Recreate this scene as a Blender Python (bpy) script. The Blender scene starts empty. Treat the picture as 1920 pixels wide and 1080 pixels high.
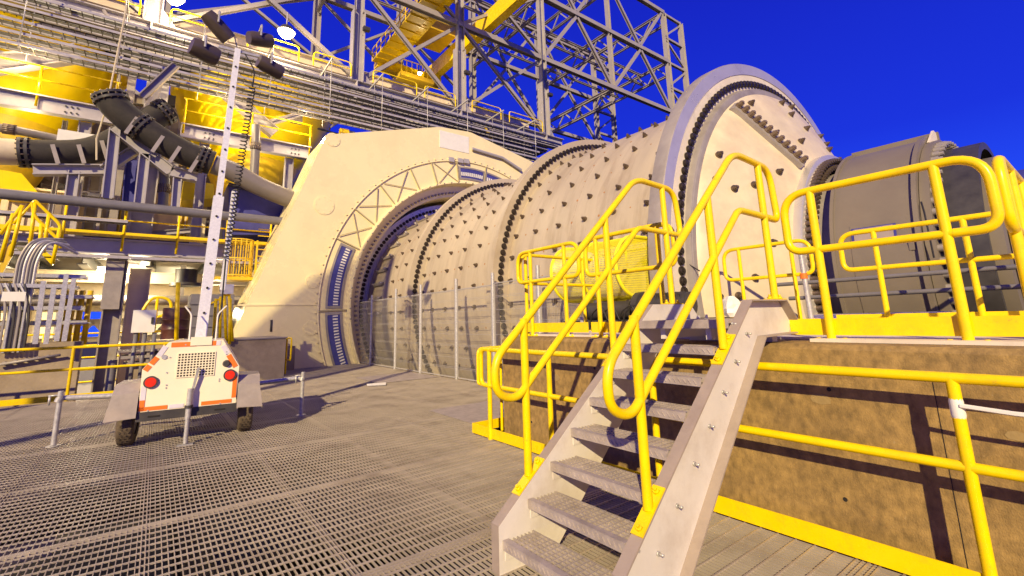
import bpy, bmesh, math, random
from mathutils import Vector as V, Matrix
random.seed(7)
R_=math.radians
sc=bpy.context.scene
COL=sc.collection
# ---------------------------------------------------------------- camera
EYE=V((0,0,1.7)); YAW,PIT,ROL,FPX,PCY=0.6527544,0.1873971,-0.0286050,865.909,433.536
F_=V((math.sin(YAW)*math.cos(PIT),math.cos(YAW)*math.cos(PIT),math.sin(PIT)))
r0=V((math.cos(YAW),-math.sin(YAW),0)); u0=r0.cross(F_)
RT=r0*math.cos(ROL)+u0*math.sin(ROL); UP=-r0*math.sin(ROL)+u0*math.cos(ROL)
cd=bpy.data.cameras.new('camera'); cam=bpy.data.objects.new('camera',cd); COL.objects.link(cam)
cam.matrix_world=Matrix(((RT.x,UP.x,-F_.x,EYE.x),(RT.y,UP.y,-F_.y,EYE.y),(RT.z,UP.z,-F_.z,EYE.z),(0,0,0,1)))
cd.sensor_width=36; cd.lens=36*FPX/1920; cd.shift_y=-(540-PCY)/1920; cd.clip_start=.05; cd.clip_end=3000
sc.camera=cam
# ---------------------------------------------------------------- sky, sun, exposure
w=bpy.data.worlds.new("World"); sc.world=w; w.use_nodes=True
nt=w.node_tree; bg=nt.nodes['Background']
SUND=V((.667,.60,-.44)).normalized()
sky=nt.nodes.new('ShaderNodeTexSky'); sky.sky_type='NISHITA'; sky.sun_disc=False
sky.sun_elevation=R_(2); sky.sun_rotation=math.atan2(-SUND.x,-SUND.y)
tint=nt.nodes.new('ShaderNodeMix'); tint.data_type='RGBA'; tint.blend_type='MIX'; tint.inputs[0].default_value=.985
nt.links.new(sky.outputs[0],tint.inputs[6])
geo=nt.nodes.new('ShaderNodeTexCoord'); sep=nt.nodes.new('ShaderNodeSeparateXYZ'); nt.links.new(geo.outputs['Generated'],sep.inputs[0])
rmp=nt.nodes.new('ShaderNodeValToRGB'); nt.links.new(sep.outputs[2],rmp.inputs[0])
rmp.color_ramp.elements[0].position=0; rmp.color_ramp.elements[0].color=(.20,.95,10.2,1)
rmp.color_ramp.elements[1].position=.75; rmp.color_ramp.elements[1].color=(.05,.07,3.6,1)
e=rmp.color_ramp.elements.new(.3); e.color=(.08,.28,6.2,1)
nt.links.new(rmp.outputs[0],tint.inputs[7]); nt.links.new(tint.outputs[2],bg.inputs[0]); bg.inputs[1].default_value=.1
sl=bpy.data.lights.new('sun','SUN'); sl.energy=5.0; sl.color=(1,.80,.44); sl.angle=R_(.6)
so=bpy.data.objects.new('sun',sl); COL.objects.link(so); so.rotation_euler=SUND.to_track_quat('-Z','Y').to_euler()
sc.view_settings.view_transform='Standard'; sc.view_settings.look='None'; sc.view_settings.exposure=.27; sc.view_settings.gamma=1
try: sc.render.engine='CYCLES'
except Exception: pass
# ---------------------------------------------------------------- survey helpers: sight line through a photo point meets a real plane
def sight(x,y): return RT*((x-960)/FPX)-UP*((y-PCY)/FPX)+F_
def on(ax,val,x,y):
    d=sight(x,y); t=(val-EYE[ax])/d[ax]; return EYE+d*t
def onX(v,x,y): return on(0,v,x,y)
def onY(v,x,y): return on(1,v,x,y)
def onZ(v,x,y): return on(2,v,x,y)
# ---------------------------------------------------------------- materials
MT={}
def mat(name,col,rough=.5,metal=0,var=.12,vs=3,bump=.0,bs=40,dirt=None,dirtamt=.5,ds=1.5,stretch=None,emit=None,es=0,spec=.5,spots=None):
    if name in MT: return MT[name]
    m=bpy.data.materials.new(name); m.use_nodes=True; n=m.node_tree; b=n.nodes['Principled BSDF']
    b.inputs['Roughness'].default_value=rough; b.inputs['Metallic'].default_value=metal
    b.inputs['Specular IOR Level'].default_value=spec
    tc=n.nodes.new('ShaderNodeTexCoord'); mp=n.nodes.new('ShaderNodeMapping'); n.links.new(tc.outputs['Object'],mp.inputs[0])
    if stretch: mp.inputs['Scale'].default_value=stretch
    no=n.nodes.new('ShaderNodeTexNoise'); no.inputs['Scale'].default_value=vs; no.inputs['Detail'].default_value=8; no.inputs['Roughness'].default_value=.65
    n.links.new(mp.outputs[0],no.inputs[0])
    r=n.nodes.new('ShaderNodeMapRange'); r.inputs[1].default_value=.3; r.inputs[2].default_value=.7; r.inputs[3].default_value=1-var; r.inputs[4].default_value=1+var
    n.links.new(no.outputs[0],r.inputs[0])
    mx=n.nodes.new('ShaderNodeMix'); mx.data_type='RGBA'; mx.blend_type='MULTIPLY'; mx.inputs[0].default_value=1
    mx.inputs[6].default_value=(*col,1); n.links.new(r.outputs[0],mx.inputs[7]); out=mx.outputs[2]
    def layer(out,colr,scale,lo,hi,amt):
        n2=n.nodes.new('ShaderNodeTexNoise'); n2.inputs['Scale'].default_value=scale; n2.inputs['Detail'].default_value=10; n2.inputs['Roughness'].default_value=.7
        n.links.new(mp.outputs[0],n2.inputs[0])
        r2=n.nodes.new('ShaderNodeMapRange'); r2.inputs[1].default_value=lo; r2.inputs[2].default_value=hi; r2.inputs[4].default_value=amt
        n.links.new(n2.outputs[0],r2.inputs[0])
        m2=n.nodes.new('ShaderNodeMix'); m2.data_type='RGBA'; n.links.new(r2.outputs[0],m2.inputs[0]); n.links.new(out,m2.inputs[6]); m2.inputs[7].default_value=(*colr,1)
        return m2.outputs[2]
    if dirt: out=layer(out,dirt,ds,.48,.68,dirtamt)
    if spots: out=layer(out,spots,14,.66,.72,.8)
    n.links.new(out,b.inputs['Base Color'])
    r3=n.nodes.new('ShaderNodeMapRange'); r3.inputs[3].default_value=max(.02,rough-.12); r3.inputs[4].default_value=min(1,rough+.12); n.links.new(no.outputs[0],r3.inputs[0]); n.links.new(r3.outputs[0],b.inputs['Roughness'])
    if bump:
        n4=n.nodes.new('ShaderNodeTexNoise'); n4.inputs['Scale'].default_value=bs; n4.inputs['Detail'].default_value=6; n.links.new(mp.outputs[0],n4.inputs[0])
        bp=n.nodes.new('ShaderNodeBump'); bp.inputs['Strength'].default_value=bump; bp.inputs['Distance'].default_value=.02; n.links.new(n4.outputs[0],bp.inputs['Height']); n.links.new(bp.outputs[0],b.inputs['Normal'])
    if emit: b.inputs['Emission Color'].default_value=(*emit,1); b.inputs['Emission Strength'].default_value=es
    MT[name]=m; return m
YEL=mat('yellow_paint',(.94,.655,.001),.27,spec=.35,var=.05,vs=5,dirt=(.60,.40,.02),dirtamt=.4,ds=7,spots=(.42,.27,.06))
YELB=mat('yellow_tank_paint',(.92,.68,.002),.35,spec=.3,var=.08,vs=.6,dirt=(.6,.42,.02),dirtamt=.3)
YELD=mat('yellow_weathered_paint',(.72,.48,.012),.45,var=.12)
GREY=mat('grey_steel_paint',(.40,.37,.38),.42,var=.08,vs=1.5,dirt=(.30,.26,.24),dirtamt=.35,ds=2)
STR=mat('stringer_paint',(.68,.63,.57),.38,var=.07,vs=2,dirt=(.40,.32,.25),dirtamt=.45,ds=2.2,bump=.04,bs=60)
STRF=mat('stringer_shaded_flange',(.36,.29,.235),.5,var=.08,vs=4,dirt=(.26,.2,.16),dirtamt=.5,ds=5,bump=.05,bs=70)  # darker brown-grey stands in for weaker light on the flanges
STRW=mat('truss_paint',(.35,.315,.295),.5,var=.1,vs=1)
CREAM=mat('cream_paint',(.87,.75,.41),.27,var=.05,vs=.5,dirt=(.76,.60,.33),dirtamt=.4,ds=.8,bump=.03,bs=1.2)
SHELL=mat('shell_paint',(.49,.41,.295),.42,var=.12,vs=.9,dirt=(.32,.245,.165),dirtamt=.75,ds=1.1,bump=.06,bs=5,stretch=(.35,1.9,.35),spots=(.40,.24,.12))
HEADM=mat('head_paint',(.64,.54,.36),.42,var=.12,vs=1.4,dirt=(.50,.38,.26),dirtamt=.55,ds=1.1,bump=.15,bs=5)
FLNG=mat('machined_flange',(.66,.62,.58),.3,metal=.5,var=.07,vs=1.2,dirt=(.52,.46,.41),dirtamt=.4,ds=1)
LIP=mat('grey_flange_steel',(.34,.30,.27),.5,metal=.2,var=.15,vs=2,dirt=(.20,.16,.13),dirtamt=.4)
RBOLT=mat('black_ring_bolt',(.045,.034,.027),.4,metal=.5,var=.3,vs=20)
LHEAD=mat('lamp_head_brown',(.085,.062,.05),.32,var=.15)
YEG=mat('lemon_guard_paint',(.95,.84,.02),.35,var=.05)
RUST=mat('rust_mark',(.42,.20,.07),.8,var=.3,vs=20)
BOLT=mat('bolt_steel',(.17,.125,.09),.38,metal=.6,var=.3,vs=20)
NUT=mat('joint_nut_steel',(.24,.175,.12),.4,metal=.4,var=.25,vs=20)
DRUM=mat('drum_paint',(.19,.158,.12),.5,var=.1,vs=1.2,dirt=(.19,.15,.11),dirtamt=.45,bump=.04)
DARK=mat('dark_steel',(.05,.045,.042),.5,var=.3,vs=4)
DBLUE=mat('dark_blue_panel',(.06,.06,.26),.5,var=.2,vs=2)
RUB=mat('black_rubber',(.026,.021,.018),.8,var=.35,vs=3,dirt=(.06,.047,.038),dirtamt=.5,ds=2)
PIPE=mat('grey_pipe_paint',(.19,.165,.15),.4,var=.1,vs=2)
DPIPE=mat('dark_pipe_paint',(.17,.16,.17),.4,var=.15,vs=2)
TRAYM=mat('tray_zinc',(.42,.39,.40),.45,metal=.2,var=.15)
MAST=mat('mast_zinc',(.80,.79,.80),.35,metal=.1,var=.10,vs=30,dirt=(.58,.58,.60),dirtamt=.4,ds=25)
GALV=mat('galvanised_steel',(.50,.48,.46),.4,metal=.35,var=.25,vs=25,dirt=(.45,.44,.43),dirtamt=.5,ds=18)
GALW=mat('galvanised_wire',(.50,.47,.44),.5,metal=.3,var=.1)
GRAT=mat('grating_steel',(.47,.405,.34),.42,metal=.3,var=.12,vs=2.5,dirt=(.25,.20,.165),dirtamt=.6,ds=1.3)
TREAD=mat('tread_steel',(.42,.36,.32),.5,metal=.15,var=.2,vs=7,dirt=(.25,.20,.17),dirtamt=.5,ds=6,bump=.15,bs=90)
CONC=mat('stained_concrete',(.31,.20,.065),.88,var=.4,vs=16,dirt=(.125,.08,.034),dirtamt=.6,ds=1.7,bump=.3,bs=110,stretch=(1,1,.72),spots=(.42,.31,.16))
CONC2=mat('pale_concrete',(.36,.28,.19),.85,var=.2,vs=1.5,dirt=(.18,.13,.08),dirtamt=.6,ds=.9,bump=.4,bs=18)
WHT=mat('white_panel',(.80,.77,.68),.5,var=.06)
WHT2=mat('dusty_white_sheet',(.72,.64,.52),.7,var=.2,vs=3,dirt=(.45,.36,.26),dirtamt=.6)
TRAILP=mat('trailer_paint',(.90,.80,.58),.35,var=.04)
ORG=mat('orange_reflector',(.86,.20,.02),.35,var=.06)
SILV=mat('silver_reflector',(.70,.66,.72),.3,var=.05)
RED=mat('red_lens',(.70,.03,.01),.2,var=.15,vs=30,emit=(1,.08,.02),es=.06)
FEND=mat('fender_plastic',(.34,.29,.25),.45,var=.18,vs=5,dirt=(.38,.30,.24),dirtamt=.5,ds=3)
TYRE=mat('tyre_rubber',(.11,.08,.05),.8,var=.35,vs=14,bump=.4,bs=60)
ALU=mat('aluminium_cladding',(.72,.70,.68),.28,metal=.9,var=.1)
BEIGE=mat('beige_building_steel',(.74,.62,.42),.5,var=.12,vs=.6,dirt=(.5,.4,.25),dirtamt=.4)
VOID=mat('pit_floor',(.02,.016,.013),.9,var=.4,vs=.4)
LAMPM=mat('lamp_glow',(1,.9,.7),emit=(1,.86,.58),es=60)
TUBEM=mat('tube_glow',(1,.9,.7),emit=(1,.86,.55),es=9)
BARREL=mat('brown_barrel',(.09,.03,.02),.4,var=.2)
COIL=mat('black_cable',(.02,.018,.018),.5,var=.1)
# perforated/mesh look is built as wires; no alpha anywhere
# ---------------------------------------------------------------- mesh builder
class M:
    def __init__(s): s.v=[]; s.f=[]; s.sm=[]; s.pc=[]
    def add(s,vs,fs,sm=False):
        o=len(s.v); s.pc.append((o,len(s.f))); s.v+= [tuple(x) for x in vs]; s.f+= [tuple(i+o for i in f) for f in fs]; s.sm+=[sm]*len(fs); return s
    def box(s,a,b):
        x0,y0,z0=a;x1,y1,z1=b
        return s.add([(x0,y0,z0),(x1,y0,z0),(x1,y1,z0),(x0,y1,z0),(x0,y0,z1),(x1,y0,z1),(x1,y1,z1),(x0,y1,z1)],[(3,2,1,0),(4,5,6,7),(0,1,5,4),(1,2,6,5),(2,3,7,6),(3,0,4,7)])
    def bar(s,p,q,wd,ht,up=(0,0,1)):
        p=V(p);q=V(q);d=(q-p).normalized();u=V(up)
        if abs(d.dot(u))>.98: u=V((0,1,0))
        sd=d.cross(u).normalized();u=sd.cross(d).normalized(); a=sd*wd/2;b=u*ht/2
        return s.add([p-a-b,p+a-b,p+a+b,p-a+b,q-a-b,q+a-b,q+a+b,q-a+b],[(0,1,2,3),(7,6,5,4),(0,4,5,1),(1,5,6,2),(2,6,7,3),(3,7,4,0)])
    def ibeam(s,p,q,depth,wd,t=.03,up=(0,0,1)):
        p=V(p);q=V(q);d=(q-p).normalized();u=V(up)
        if abs(d.dot(u))>.98: u=V((0,1,0))
        sd=d.cross(u).normalized();u=sd.cross(d).normalized()
        o=u*(depth/2-t/2)
        s.bar(p+o,q+o,wd,t,u); s.bar(p-o,q-o,wd,t,u); return s.bar(p,q,t*.7,depth-2*t,u)
    def tube(s,pts,r,n=10,closed=False,caps=True):
        pts=[V(p) for p in pts]; k=len(pts); T=[]
        for i in range(k):
            a=pts[i-1] if (i or closed) else pts[0]; b=pts[(i+1)%k] if (i<k-1 or closed) else pts[-1]
            T.append((b-a).normalized())
        u=V((0,0,1)) if abs(T[0].z)<.9 else V((1,0,0)); u=(u-T[0]*u.dot(T[0])).normalized()
        vs=[];rr=r if isinstance(r,(list,tuple)) else [r]*k
        for i in range(k):
            u=(u-T[i]*u.dot(T[i])).normalized(); w=T[i].cross(u)
            for j in range(n):
                a=2*math.pi*j/n; vs.append(pts[i]+u*(math.cos(a)*rr[i])+w*(math.sin(a)*rr[i]))
        fs=[]
        for i in range(k if closed else k-1):
            for j in range(n):
                a=i*n+j;b=i*n+(j+1)%n;c=((i+1)%k)*n; fs.append((a,b,c+(j+1)%n,c+j))
        s.add(vs,fs,True)
        if caps and not closed:
            o=len(s.v)-k*n; s.f+=[tuple(o+j for j in range(n-1,-1,-1)),tuple(o+(k-1)*n+j for j in range(n))]; s.sm+=[False,False]
        return s
    def cyl(s,p,q,r,n=16): return s.tube([p,q],r,n)
    def lathe(s,prof,axis='y',c=(0,0,0),n=96,a0=0,a1=2*math.pi,sm=True):
        # prof: list of (radius, position along axis)
        full=abs(a1-a0-2*math.pi)<1e-6; m=n if full else n+1; vs=[]
        for (r,t) in prof:
            for j in range(m):
                a=a0+(a1-a0)*j/n
                ca,sa=r*math.cos(a),r*math.sin(a)
                vs.append({'y':(c[0]-ca,c[1]+t,c[2]+sa),'z':(c[0]+ca,c[1]+sa,c[2]+t),'x':(c[0]+t,c[1]+ca,c[2]+sa)}[axis])
        fs=[]
        for i in range(len(prof)-1):
            for j in range(n):
                a=i*m+j;b=i*m+(j+1)%m; fs.append((a,b,b+m,a+m))
        return s.add(vs,fs,sm)
    def prism(s,poly,off):
        n=len(poly); P=[V(p) for p in poly]; o=V(off)
        return s.add(P+[p+o for p in P],[tuple(range(n-1,-1,-1)),tuple(range(n,2*n))]+[(i,(i+1)%n,n+(i+1)%n,n+i) for i in range(n)])
    def build(s,name,m,parent=None,label=None,loc=None):
        me=bpy.data.meshes.new(name); me.from_pydata(s.v,[],s.f); me.materials.append(m)
        me.polygons.foreach_set('use_smooth',s.sm)
        bm=bmesh.new(); bm.from_mesh(me); bmesh.ops.recalc_face_normals(bm,faces=bm.faces)
        for e in bm.edges:
            if len(e.link_faces)==2 and e.calc_face_angle(0)>R_(38): e.smooth=False
        bm.to_mesh(me); bm.free()
        o=bpy.data.objects.new(name,me); COL.objects.link(o)
        if parent: o.parent=parent
        if label: o['label']=label
        if loc is not None: o.location=loc
        return o
def each(m,name,mt,parent,per=1,cls=None):
    # every piece of the builder becomes an object of its own
    pc=m.pc+[(len(m.v),len(m.f))]; out=[]
    for i in range(0,len(m.pc),per):
        v0,f0=pc[i]; v1,f1=pc[min(i+per,len(m.pc))]
        q=type(m)(); q.v=m.v[v0:v1]; q.f=[tuple(k-v0 for k in f) for f in m.f[f0:f1]]; q.sm=m.sm[f0:f1]
        out.append(q.build(name,mt,parent))
    return out
def empty(name,label,cat,loc=(0,0,0),group=None):
    o=bpy.data.objects.new(name,None); COL.objects.link(o); o.empty_display_size=.2
    o['label']=label; o['category']=cat
    if group: o['group']=group
    return o
def tag(o,label,cat,group=None,kind=None):
    if label: o['label']=label
    if cat: o['category']=cat
    if group: o['group']=group
    if kind: o['kind']=kind
    return o
def arcpath(pts,rad,n=6,closed=False):
    pts=[V(p) for p in pts]; out=[]; k=len(pts)
    for i in range(k):
        if not closed and i in (0,k-1): out.append(pts[i]); continue
        a=pts[i-1];b=pts[i];c=pts[(i+1)%k]
        u=(a-b);w=(c-b);R=min(rad,u.length*.49,w.length*.49); u.normalize();w.normalize()
        p0=b+u*R;p1=b+w*R
        for j in range(n+1):
            t=j/n; out.append(p0*(1-t)**2+b*2*t*(1-t)+p1*t*t)
    return out
# ================================================================ SETTING
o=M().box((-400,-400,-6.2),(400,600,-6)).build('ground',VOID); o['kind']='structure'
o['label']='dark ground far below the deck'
PITCH=.0393; CROSS=.13
fl=M()
def barfield(x0,x1,y0,y1):
    x=math.ceil(x0/PITCH)*PITCH
    while x<x1-1e-6:
        sx=(x-.08)%1.18
        if min(sx,1.18-sx)>.022: fl.box((x-.0026,y0,-.021),(x+.0026,y1,-.001))
        x+=PITCH
    y=math.ceil(y0/CROSS)*CROSS
    while y<y1-1e-6:
        fl.box((x0,y-.0058,-.009),(x1,y+.0058,.003)); y+=CROSS
    k=math.floor((x0-.08)/1.18)
    while .08+1.18*k<x1:
        xs=.08+1.18*k
        if xs>x0:
            for dx in (-.014,.014): fl.box((xs+dx-.0035,y0,-.045),(xs+dx+.0035,y1,.002))
        k+=1
    y=5.56-8*2.1
    while y<y1:
        if y>y0: fl.box((x0,y-.008,-.03),(x1,y+.008,.003)); fl.box((x0,y+.03,-.012),(x1,y+.04,.002)); fl.box((x0,y-.04,-.012),(x1,y-.03,.002))
        y+=2.1
barfield(-9,4.02,-3,6.4); barfield(-9,7.25,6.43,16.25); barfield(3.55,7.6,16.28,21)
o=fl.build('floor',GRAT); o['kind']='structure'; o['label']='steel grating deck floor'
# support steel below the deck, coloured near-black in place of deck shade
m=M()
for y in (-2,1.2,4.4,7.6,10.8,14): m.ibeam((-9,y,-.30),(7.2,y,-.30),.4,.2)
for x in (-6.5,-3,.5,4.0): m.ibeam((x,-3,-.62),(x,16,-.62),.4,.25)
tag(m.build('floor_support_beams',VOID),'steel beams under the grating floor, shade put into their near-black colour','floor beams',kind='structure')
for i,(a,b) in enumerate([((4.35,6.9,.006),(5.9,8.5,.012)),((5.2,13.2,.006),(7.1,15.2,.012))]):
    o=M().box(a,b).build('cover_plate',TREAD); tag(o,['brown cover sheet lying on the grating just left of the yellow toe plate','brown cover sheet lying on the grating along the mesh fence'][i],'floor plate')
o=M().add([(4.75,12.9,.016),(5.15,12.6,.02),(5.3,12.95,.05),(5.0,13.2,.02),(4.8,13.1,.045)],[(0,1,2),(0,2,4),(4,2,3)]).build('paper_scrap',WHT)
tag(o,'crumpled white scrap of paper on the grating by the fence','paper')
# ---------------------------------------------------------------- concrete plinths
PT=1.425
m=M(); m.prism([(4.3,5.95,-1.5),(4.3,5.95,PT-.04),(4.34,5.95,PT),(8.6,5.95,PT),(8.6,5.95,-1.5)],(0,-11,0))
pl=empty('concrete_plinth','long brown stained concrete plinth under the mill drive platform','plinth')
m.build('plinth_body',CONC,pl)
m=M(); m.box((4.75,2.0+.95,PT+.002),(8.4,5.8,PT+.03)); m.box((4.6,-4.8,PT+.002),(8.4,1.75,PT+.03)); m.box((4.95,1.76,PT+.002),(8.4,2.94,PT+.025)); each(m,'top_sheet',WHT2,pl,1)
m=M()
for k in range(9):
    for z in (.28,1.08): y=5.3-1.25*k; m.tube([(4.3005,y,z),(4.2985,y,z)],.016,14)
each(m,'tie_hole',VOID,pl)
PATCH=mat('concrete_patch',(.33,.23,.09),.85,var=.15,vs=6,bump=.2,bs=40)
m=M(); rp=random.Random(3)
for (y,z,a,b_) in ((1.62,1.0,.085,.045),(2.28,1.03,.07,.04),(4.75,.92,.07,.05),(.55,.9,.06,.03),(3.9,.5,.06,.04)):
    m.prism([(4.2995,y+a*math.cos(t*.785)*rp.uniform(.8,1.1),z+b_*math.sin(t*.785)*rp.uniform(.8,1.1)) for t in range(8)],(-.002,0,0))
each(m,'repair_patch',PATCH,pl)
m=M(); m.box((4.2965,-5.05,1.235),(4.2995,5.95,1.2385)); m.box((4.2965,3.345,-.2),(4.2995,3.349,1.23)); m.box((4.2965,.905,-.2),(4.2995,.909,1.23)); each(m,'formwork_joint',VOID,pl)
m=M(); m.box((7.3,5.95,-1.5),(8.2,21,-.4)); 
tag(m.build('fence_footing',CONC2),'low concrete footing along the bottom of the mill behind the mesh fence','footing')
# ================================================================ MILL
MX,MZ=13.0,2.45; AX=(MX,0,MZ)
mill=empty('grinding_mill','giant cream horizontal grinding mill drum studded with dark bolts','grinding mill',(MX,12,-3))
m=M(); m.lathe([(5.05,5.45),(5.05,21.9)],c=AX,n=160); m.build('shell',SHELL,mill)
WELD=mat('weld_seam',(.42,.34,.25),.5,var=.2,vs=12)
m=M()
for y in (8.2,13.4,18.9): m.lathe([(5.049,y-.02),(5.056,y),(5.049,y+.02)],c=AX,n=160)
each(m,'weld_seam',WELD,mill)
for i,(y0,y1,yb,mt) in enumerate([(10.66,10.96,10.60,SHELL),(16.22,16.5,16.16,SHELL)]):
    m=M(); m.lathe([(5.0,y0),(5.6,y0),(5.6,y1),(5.0,y1)],c=AX,n=160); m.build('shell_flange',mt,mill)
# big head flange
m=M(); m.lathe([(5.74,5.0),(5.455,4.99)],c=AX,n=180); m.build('head_flange',FLNG,mill)
m=M(); m.lathe([(5.0,5.36),(5.62,5.36),(5.755,5.30),(5.76,5.03),(5.74,5.0)],c=AX,n=180); m.build('flange_rim',LIP,mill)
m=M(); m.lathe([(5.459,4.985),(5.455,5.0),(5.06,5.0)],c=AX,n=180); m.build('bolt_seat',WHT2,mill)
m=M(); m.lathe([(5.06,5.02),(5.02,4.86),(4.97,4.84),(4.86,4.84)],c=AX,n=180); m.lathe([(5.06,4.995),(4.99,4.845)],c=AX,n=180); m.build('lip_ring',LIP,mill)
HC=lambda r:4.80-(4.95-r)*.457
m=M(); m.lathe([(4.87,4.842),(4.80,HC(4.8)+.02),(4.6,HC(4.6)),(3.9,HC(3.9)),(3.2,HC(3.2)),(2.85,HC(2.85)+.03)],c=AX,n=160); m.build('head_cone',HEADM,mill)
def pol(R,deg,y): a=R_(deg); return V((MX-R*math.cos(a),y,MZ+R*math.sin(a)))
m=M(); m.lathe([(2.6,4.05),(2.90,4.05),(2.93,4.0),(2.93,3.74),(2.90,3.72),(2.55,3.72)],c=AX,n=120); m.build('trunnion_flange',FLNG,mill)
# radial joint rib plates with large nuts
for dg in (54,234,144,324):
    a=R_(dg); rad=V((-math.cos(a),0,math.sin(a))); tn=V((math.sin(a),0,math.cos(a)))
    m=M(); pts=[]
    P=lambda r,off,t:V((MX,HC(r)-off,MZ))+rad*r+tn*t
    W=.19
    vs=[P(3.02,-.02,-W),P(4.86,-.02,-W),P(4.86,-.02,W),P(3.02,-.02,W),P(3.05,.09,-W+.03),P(4.83,.09,-W+.03),P(4.83,.09,W-.03),P(3.05,.09,W-.03)]
    m.add(vs,[(0,1,2,3),(4,5,6,7),(0,1,5,4),(1,2,6,5),(2,3,7,6),(3,0,4,7)]); jb=m.build('joint_plate',LIP,mill)
    for k in range(12):
        r=3.13+(4.8-3.13)*k/11; c=P(r,.085,0); nrm=(rad*(-.457)+V((0,-1,0))).normalized()*1
        nrm=V((0,-1,0))*.91+rad*.41
        m=M(); m.tube([c,c+nrm*.03],.085,20); m.tube([c+nrm*.03,c+nrm*.12],.066,6); m.tube([c+nrm*.12,c+nrm*.15],.035,10); m.build('joint_nut',NUT,mill)
# bolts: prototypes
def studmesh(h=.16,r=.052):
    m=M(); m.tube([(0,0,-.01),(0,0,.03)],r*1.3,14); m.tube([(0,0,.03),(0,0,.06)],r*1.0,12); m.tube([(0,0,.055),(0,0,.095)],r*.8,6); m.tube([(0,0,.095),(0,0,.125)],r*.42,8)
    return m
def ringmesh():
    m=M(); m.tube([(0,0,-.01),(0,0,.022)],.090,18); m.tube([(0,0,.022),(0,0,.05)],[.074,.068],18); m.tube([(0,0,.05),(0,0,.062)],.03,10); return m
def place(protos,spots,name,limit,parent,matl):
    # spots: (pos, direction); nearest ones become separate parts, the rest one stuff part
    spots=sorted(spots,key=lambda s:(s[0]-EYE).length/max(.2,1))
    first=None; rest=M()
    for i,(p,d) in enumerate(spots):
        q=d.to_track_quat('Z','X')
        if i<limit:
            if first is None: first=protos.build(name,matl,parent); o=first
            else: o=first.copy(); COL.objects.link(o); o.parent=parent
            o.location=p; o.rotation_euler=q.to_euler()
        else:
            rest.add([p+q@V(v) for v in protos.v],protos.f,False)
            rest.sm[-len(protos.f):]=protos.sm
    if rest.v: o=rest.build(name+'s',matl,parent); o['kind']='stuff'
rows=[5.9,6.84,7.76,8.69,9.62,10.50,11.5,12.44,13.37,14.31,15.24,16.05,17.12,18.08,19.05,20.2,21.1]
sp=[]
for y in rows:
    for k in range(48):
        dg=3.6+7.5*k
        if y>19.6 : continue
        if -62<((dg+180)%360-180)<118:
            p=pol(5.05,dg,y); sp.append((p,(p-V((MX,y,MZ))).normalized()))
vis=lambda s:((s[0]-EYE).normalized().dot(s[1])<.25)
sp=[s for s in sp if vis(s)]
place(studmesh(),sp,'shell_bolt',100,mill,BOLT)
rm=M(); rq=random.Random(5)
for p,n in sp:
    if rq.random()<.8:
        y=p.y+.47; R=5.052; dg=math.degrees(math.atan2(p.z-MZ,MX-p.x))+rq.uniform(-.15,.15); c=pol(R,dg,y); nn=(c-V((MX,y,MZ))).normalized(); rr_=rq.uniform(.018,.034); rm.tube([c,c+nn*.004],rr_,7)
o=rm.build('rust_spots',RUST,mill); o['kind']='stuff'
sp=[(pol(5.2,2.1*k+.5,4.985),V((0,-1,0))) for k in range(-38,60)]
place(ringmesh(),sp,'head_flange_bolt',100,mill,RBOLT)
sp=[(pol(5.33,2.05*k,y),V((0,-1,0))) for y in (10.66,16.22) for k in range(-30,58)]
place(ringmesh(),sp,'flange_bolt',100,mill,RBOLT)
sp=[(pol(R,d+off,HC(R)),(V((0,-1,0))*.91+V((-math.cos(R_(d+off)),0,math.sin(R_(d+off))))*.41)) for off in (0,30,-30,60,-60,90) for (R,d) in ((4.66,32.3),(4.23,24),(3.84,28.5),(3.4,40),(4.62,24.5))]
place(studmesh(.18,.06),sp,'head_bolt',60,mill,BOLT)
sp=[(pol(2.76,3*k,3.72),V((0,-1,0))) for k in range(-30,55)]+[(pol(2.60,3*k+1.5,3.72),V((0,-1,0))) for k in range(-30,55)]
ms=M(); ms.tube([(0,0,-.01),(0,0,.10)],.062,12); ms.tube([(0,0,.10),(0,0,.16)],.04,8)
place(ms,sp,'trunnion_bolt',100,mill,BOLT)
# lifting brackets: paired bolts with a strap near the gear end
for k in range(11):
    dg=-3.9+7.5*k
    m=M(); a=pol(5.09,dg,20.15);b=pol(5.09,dg,21.2); nr=(a-V((MX,20.15,MZ))).normalized()
    m.bar(a,b,.16,.07,nr)
    for c in (a,b): m.tube([c,c+nr*.18],.06,8)
    m.build('clamp_strap',LIP,mill)
# ring at far end inside the motor housing
m=M(); m.lathe([(5.0,21.9),(5.12,21.9),(5.12,22.0),(5.62,22.0),(5.62,22.5)],c=AX,n=160); m.build('gear_end_flange',FLNG,mill)
sp=[(pol(5.33,2.3*k,22.0),V((0,-1,0))) for k in range(-20,55)]
place(ringmesh(),sp,'gear_end_bolt',100,mill,RBOLT)
# trunnion liner neck
m=M(); m.lathe([(2.45,3.8),(2.45,3.2)],c=AX,n=96); m.build('trunnion_neck',LIP,mill)
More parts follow.
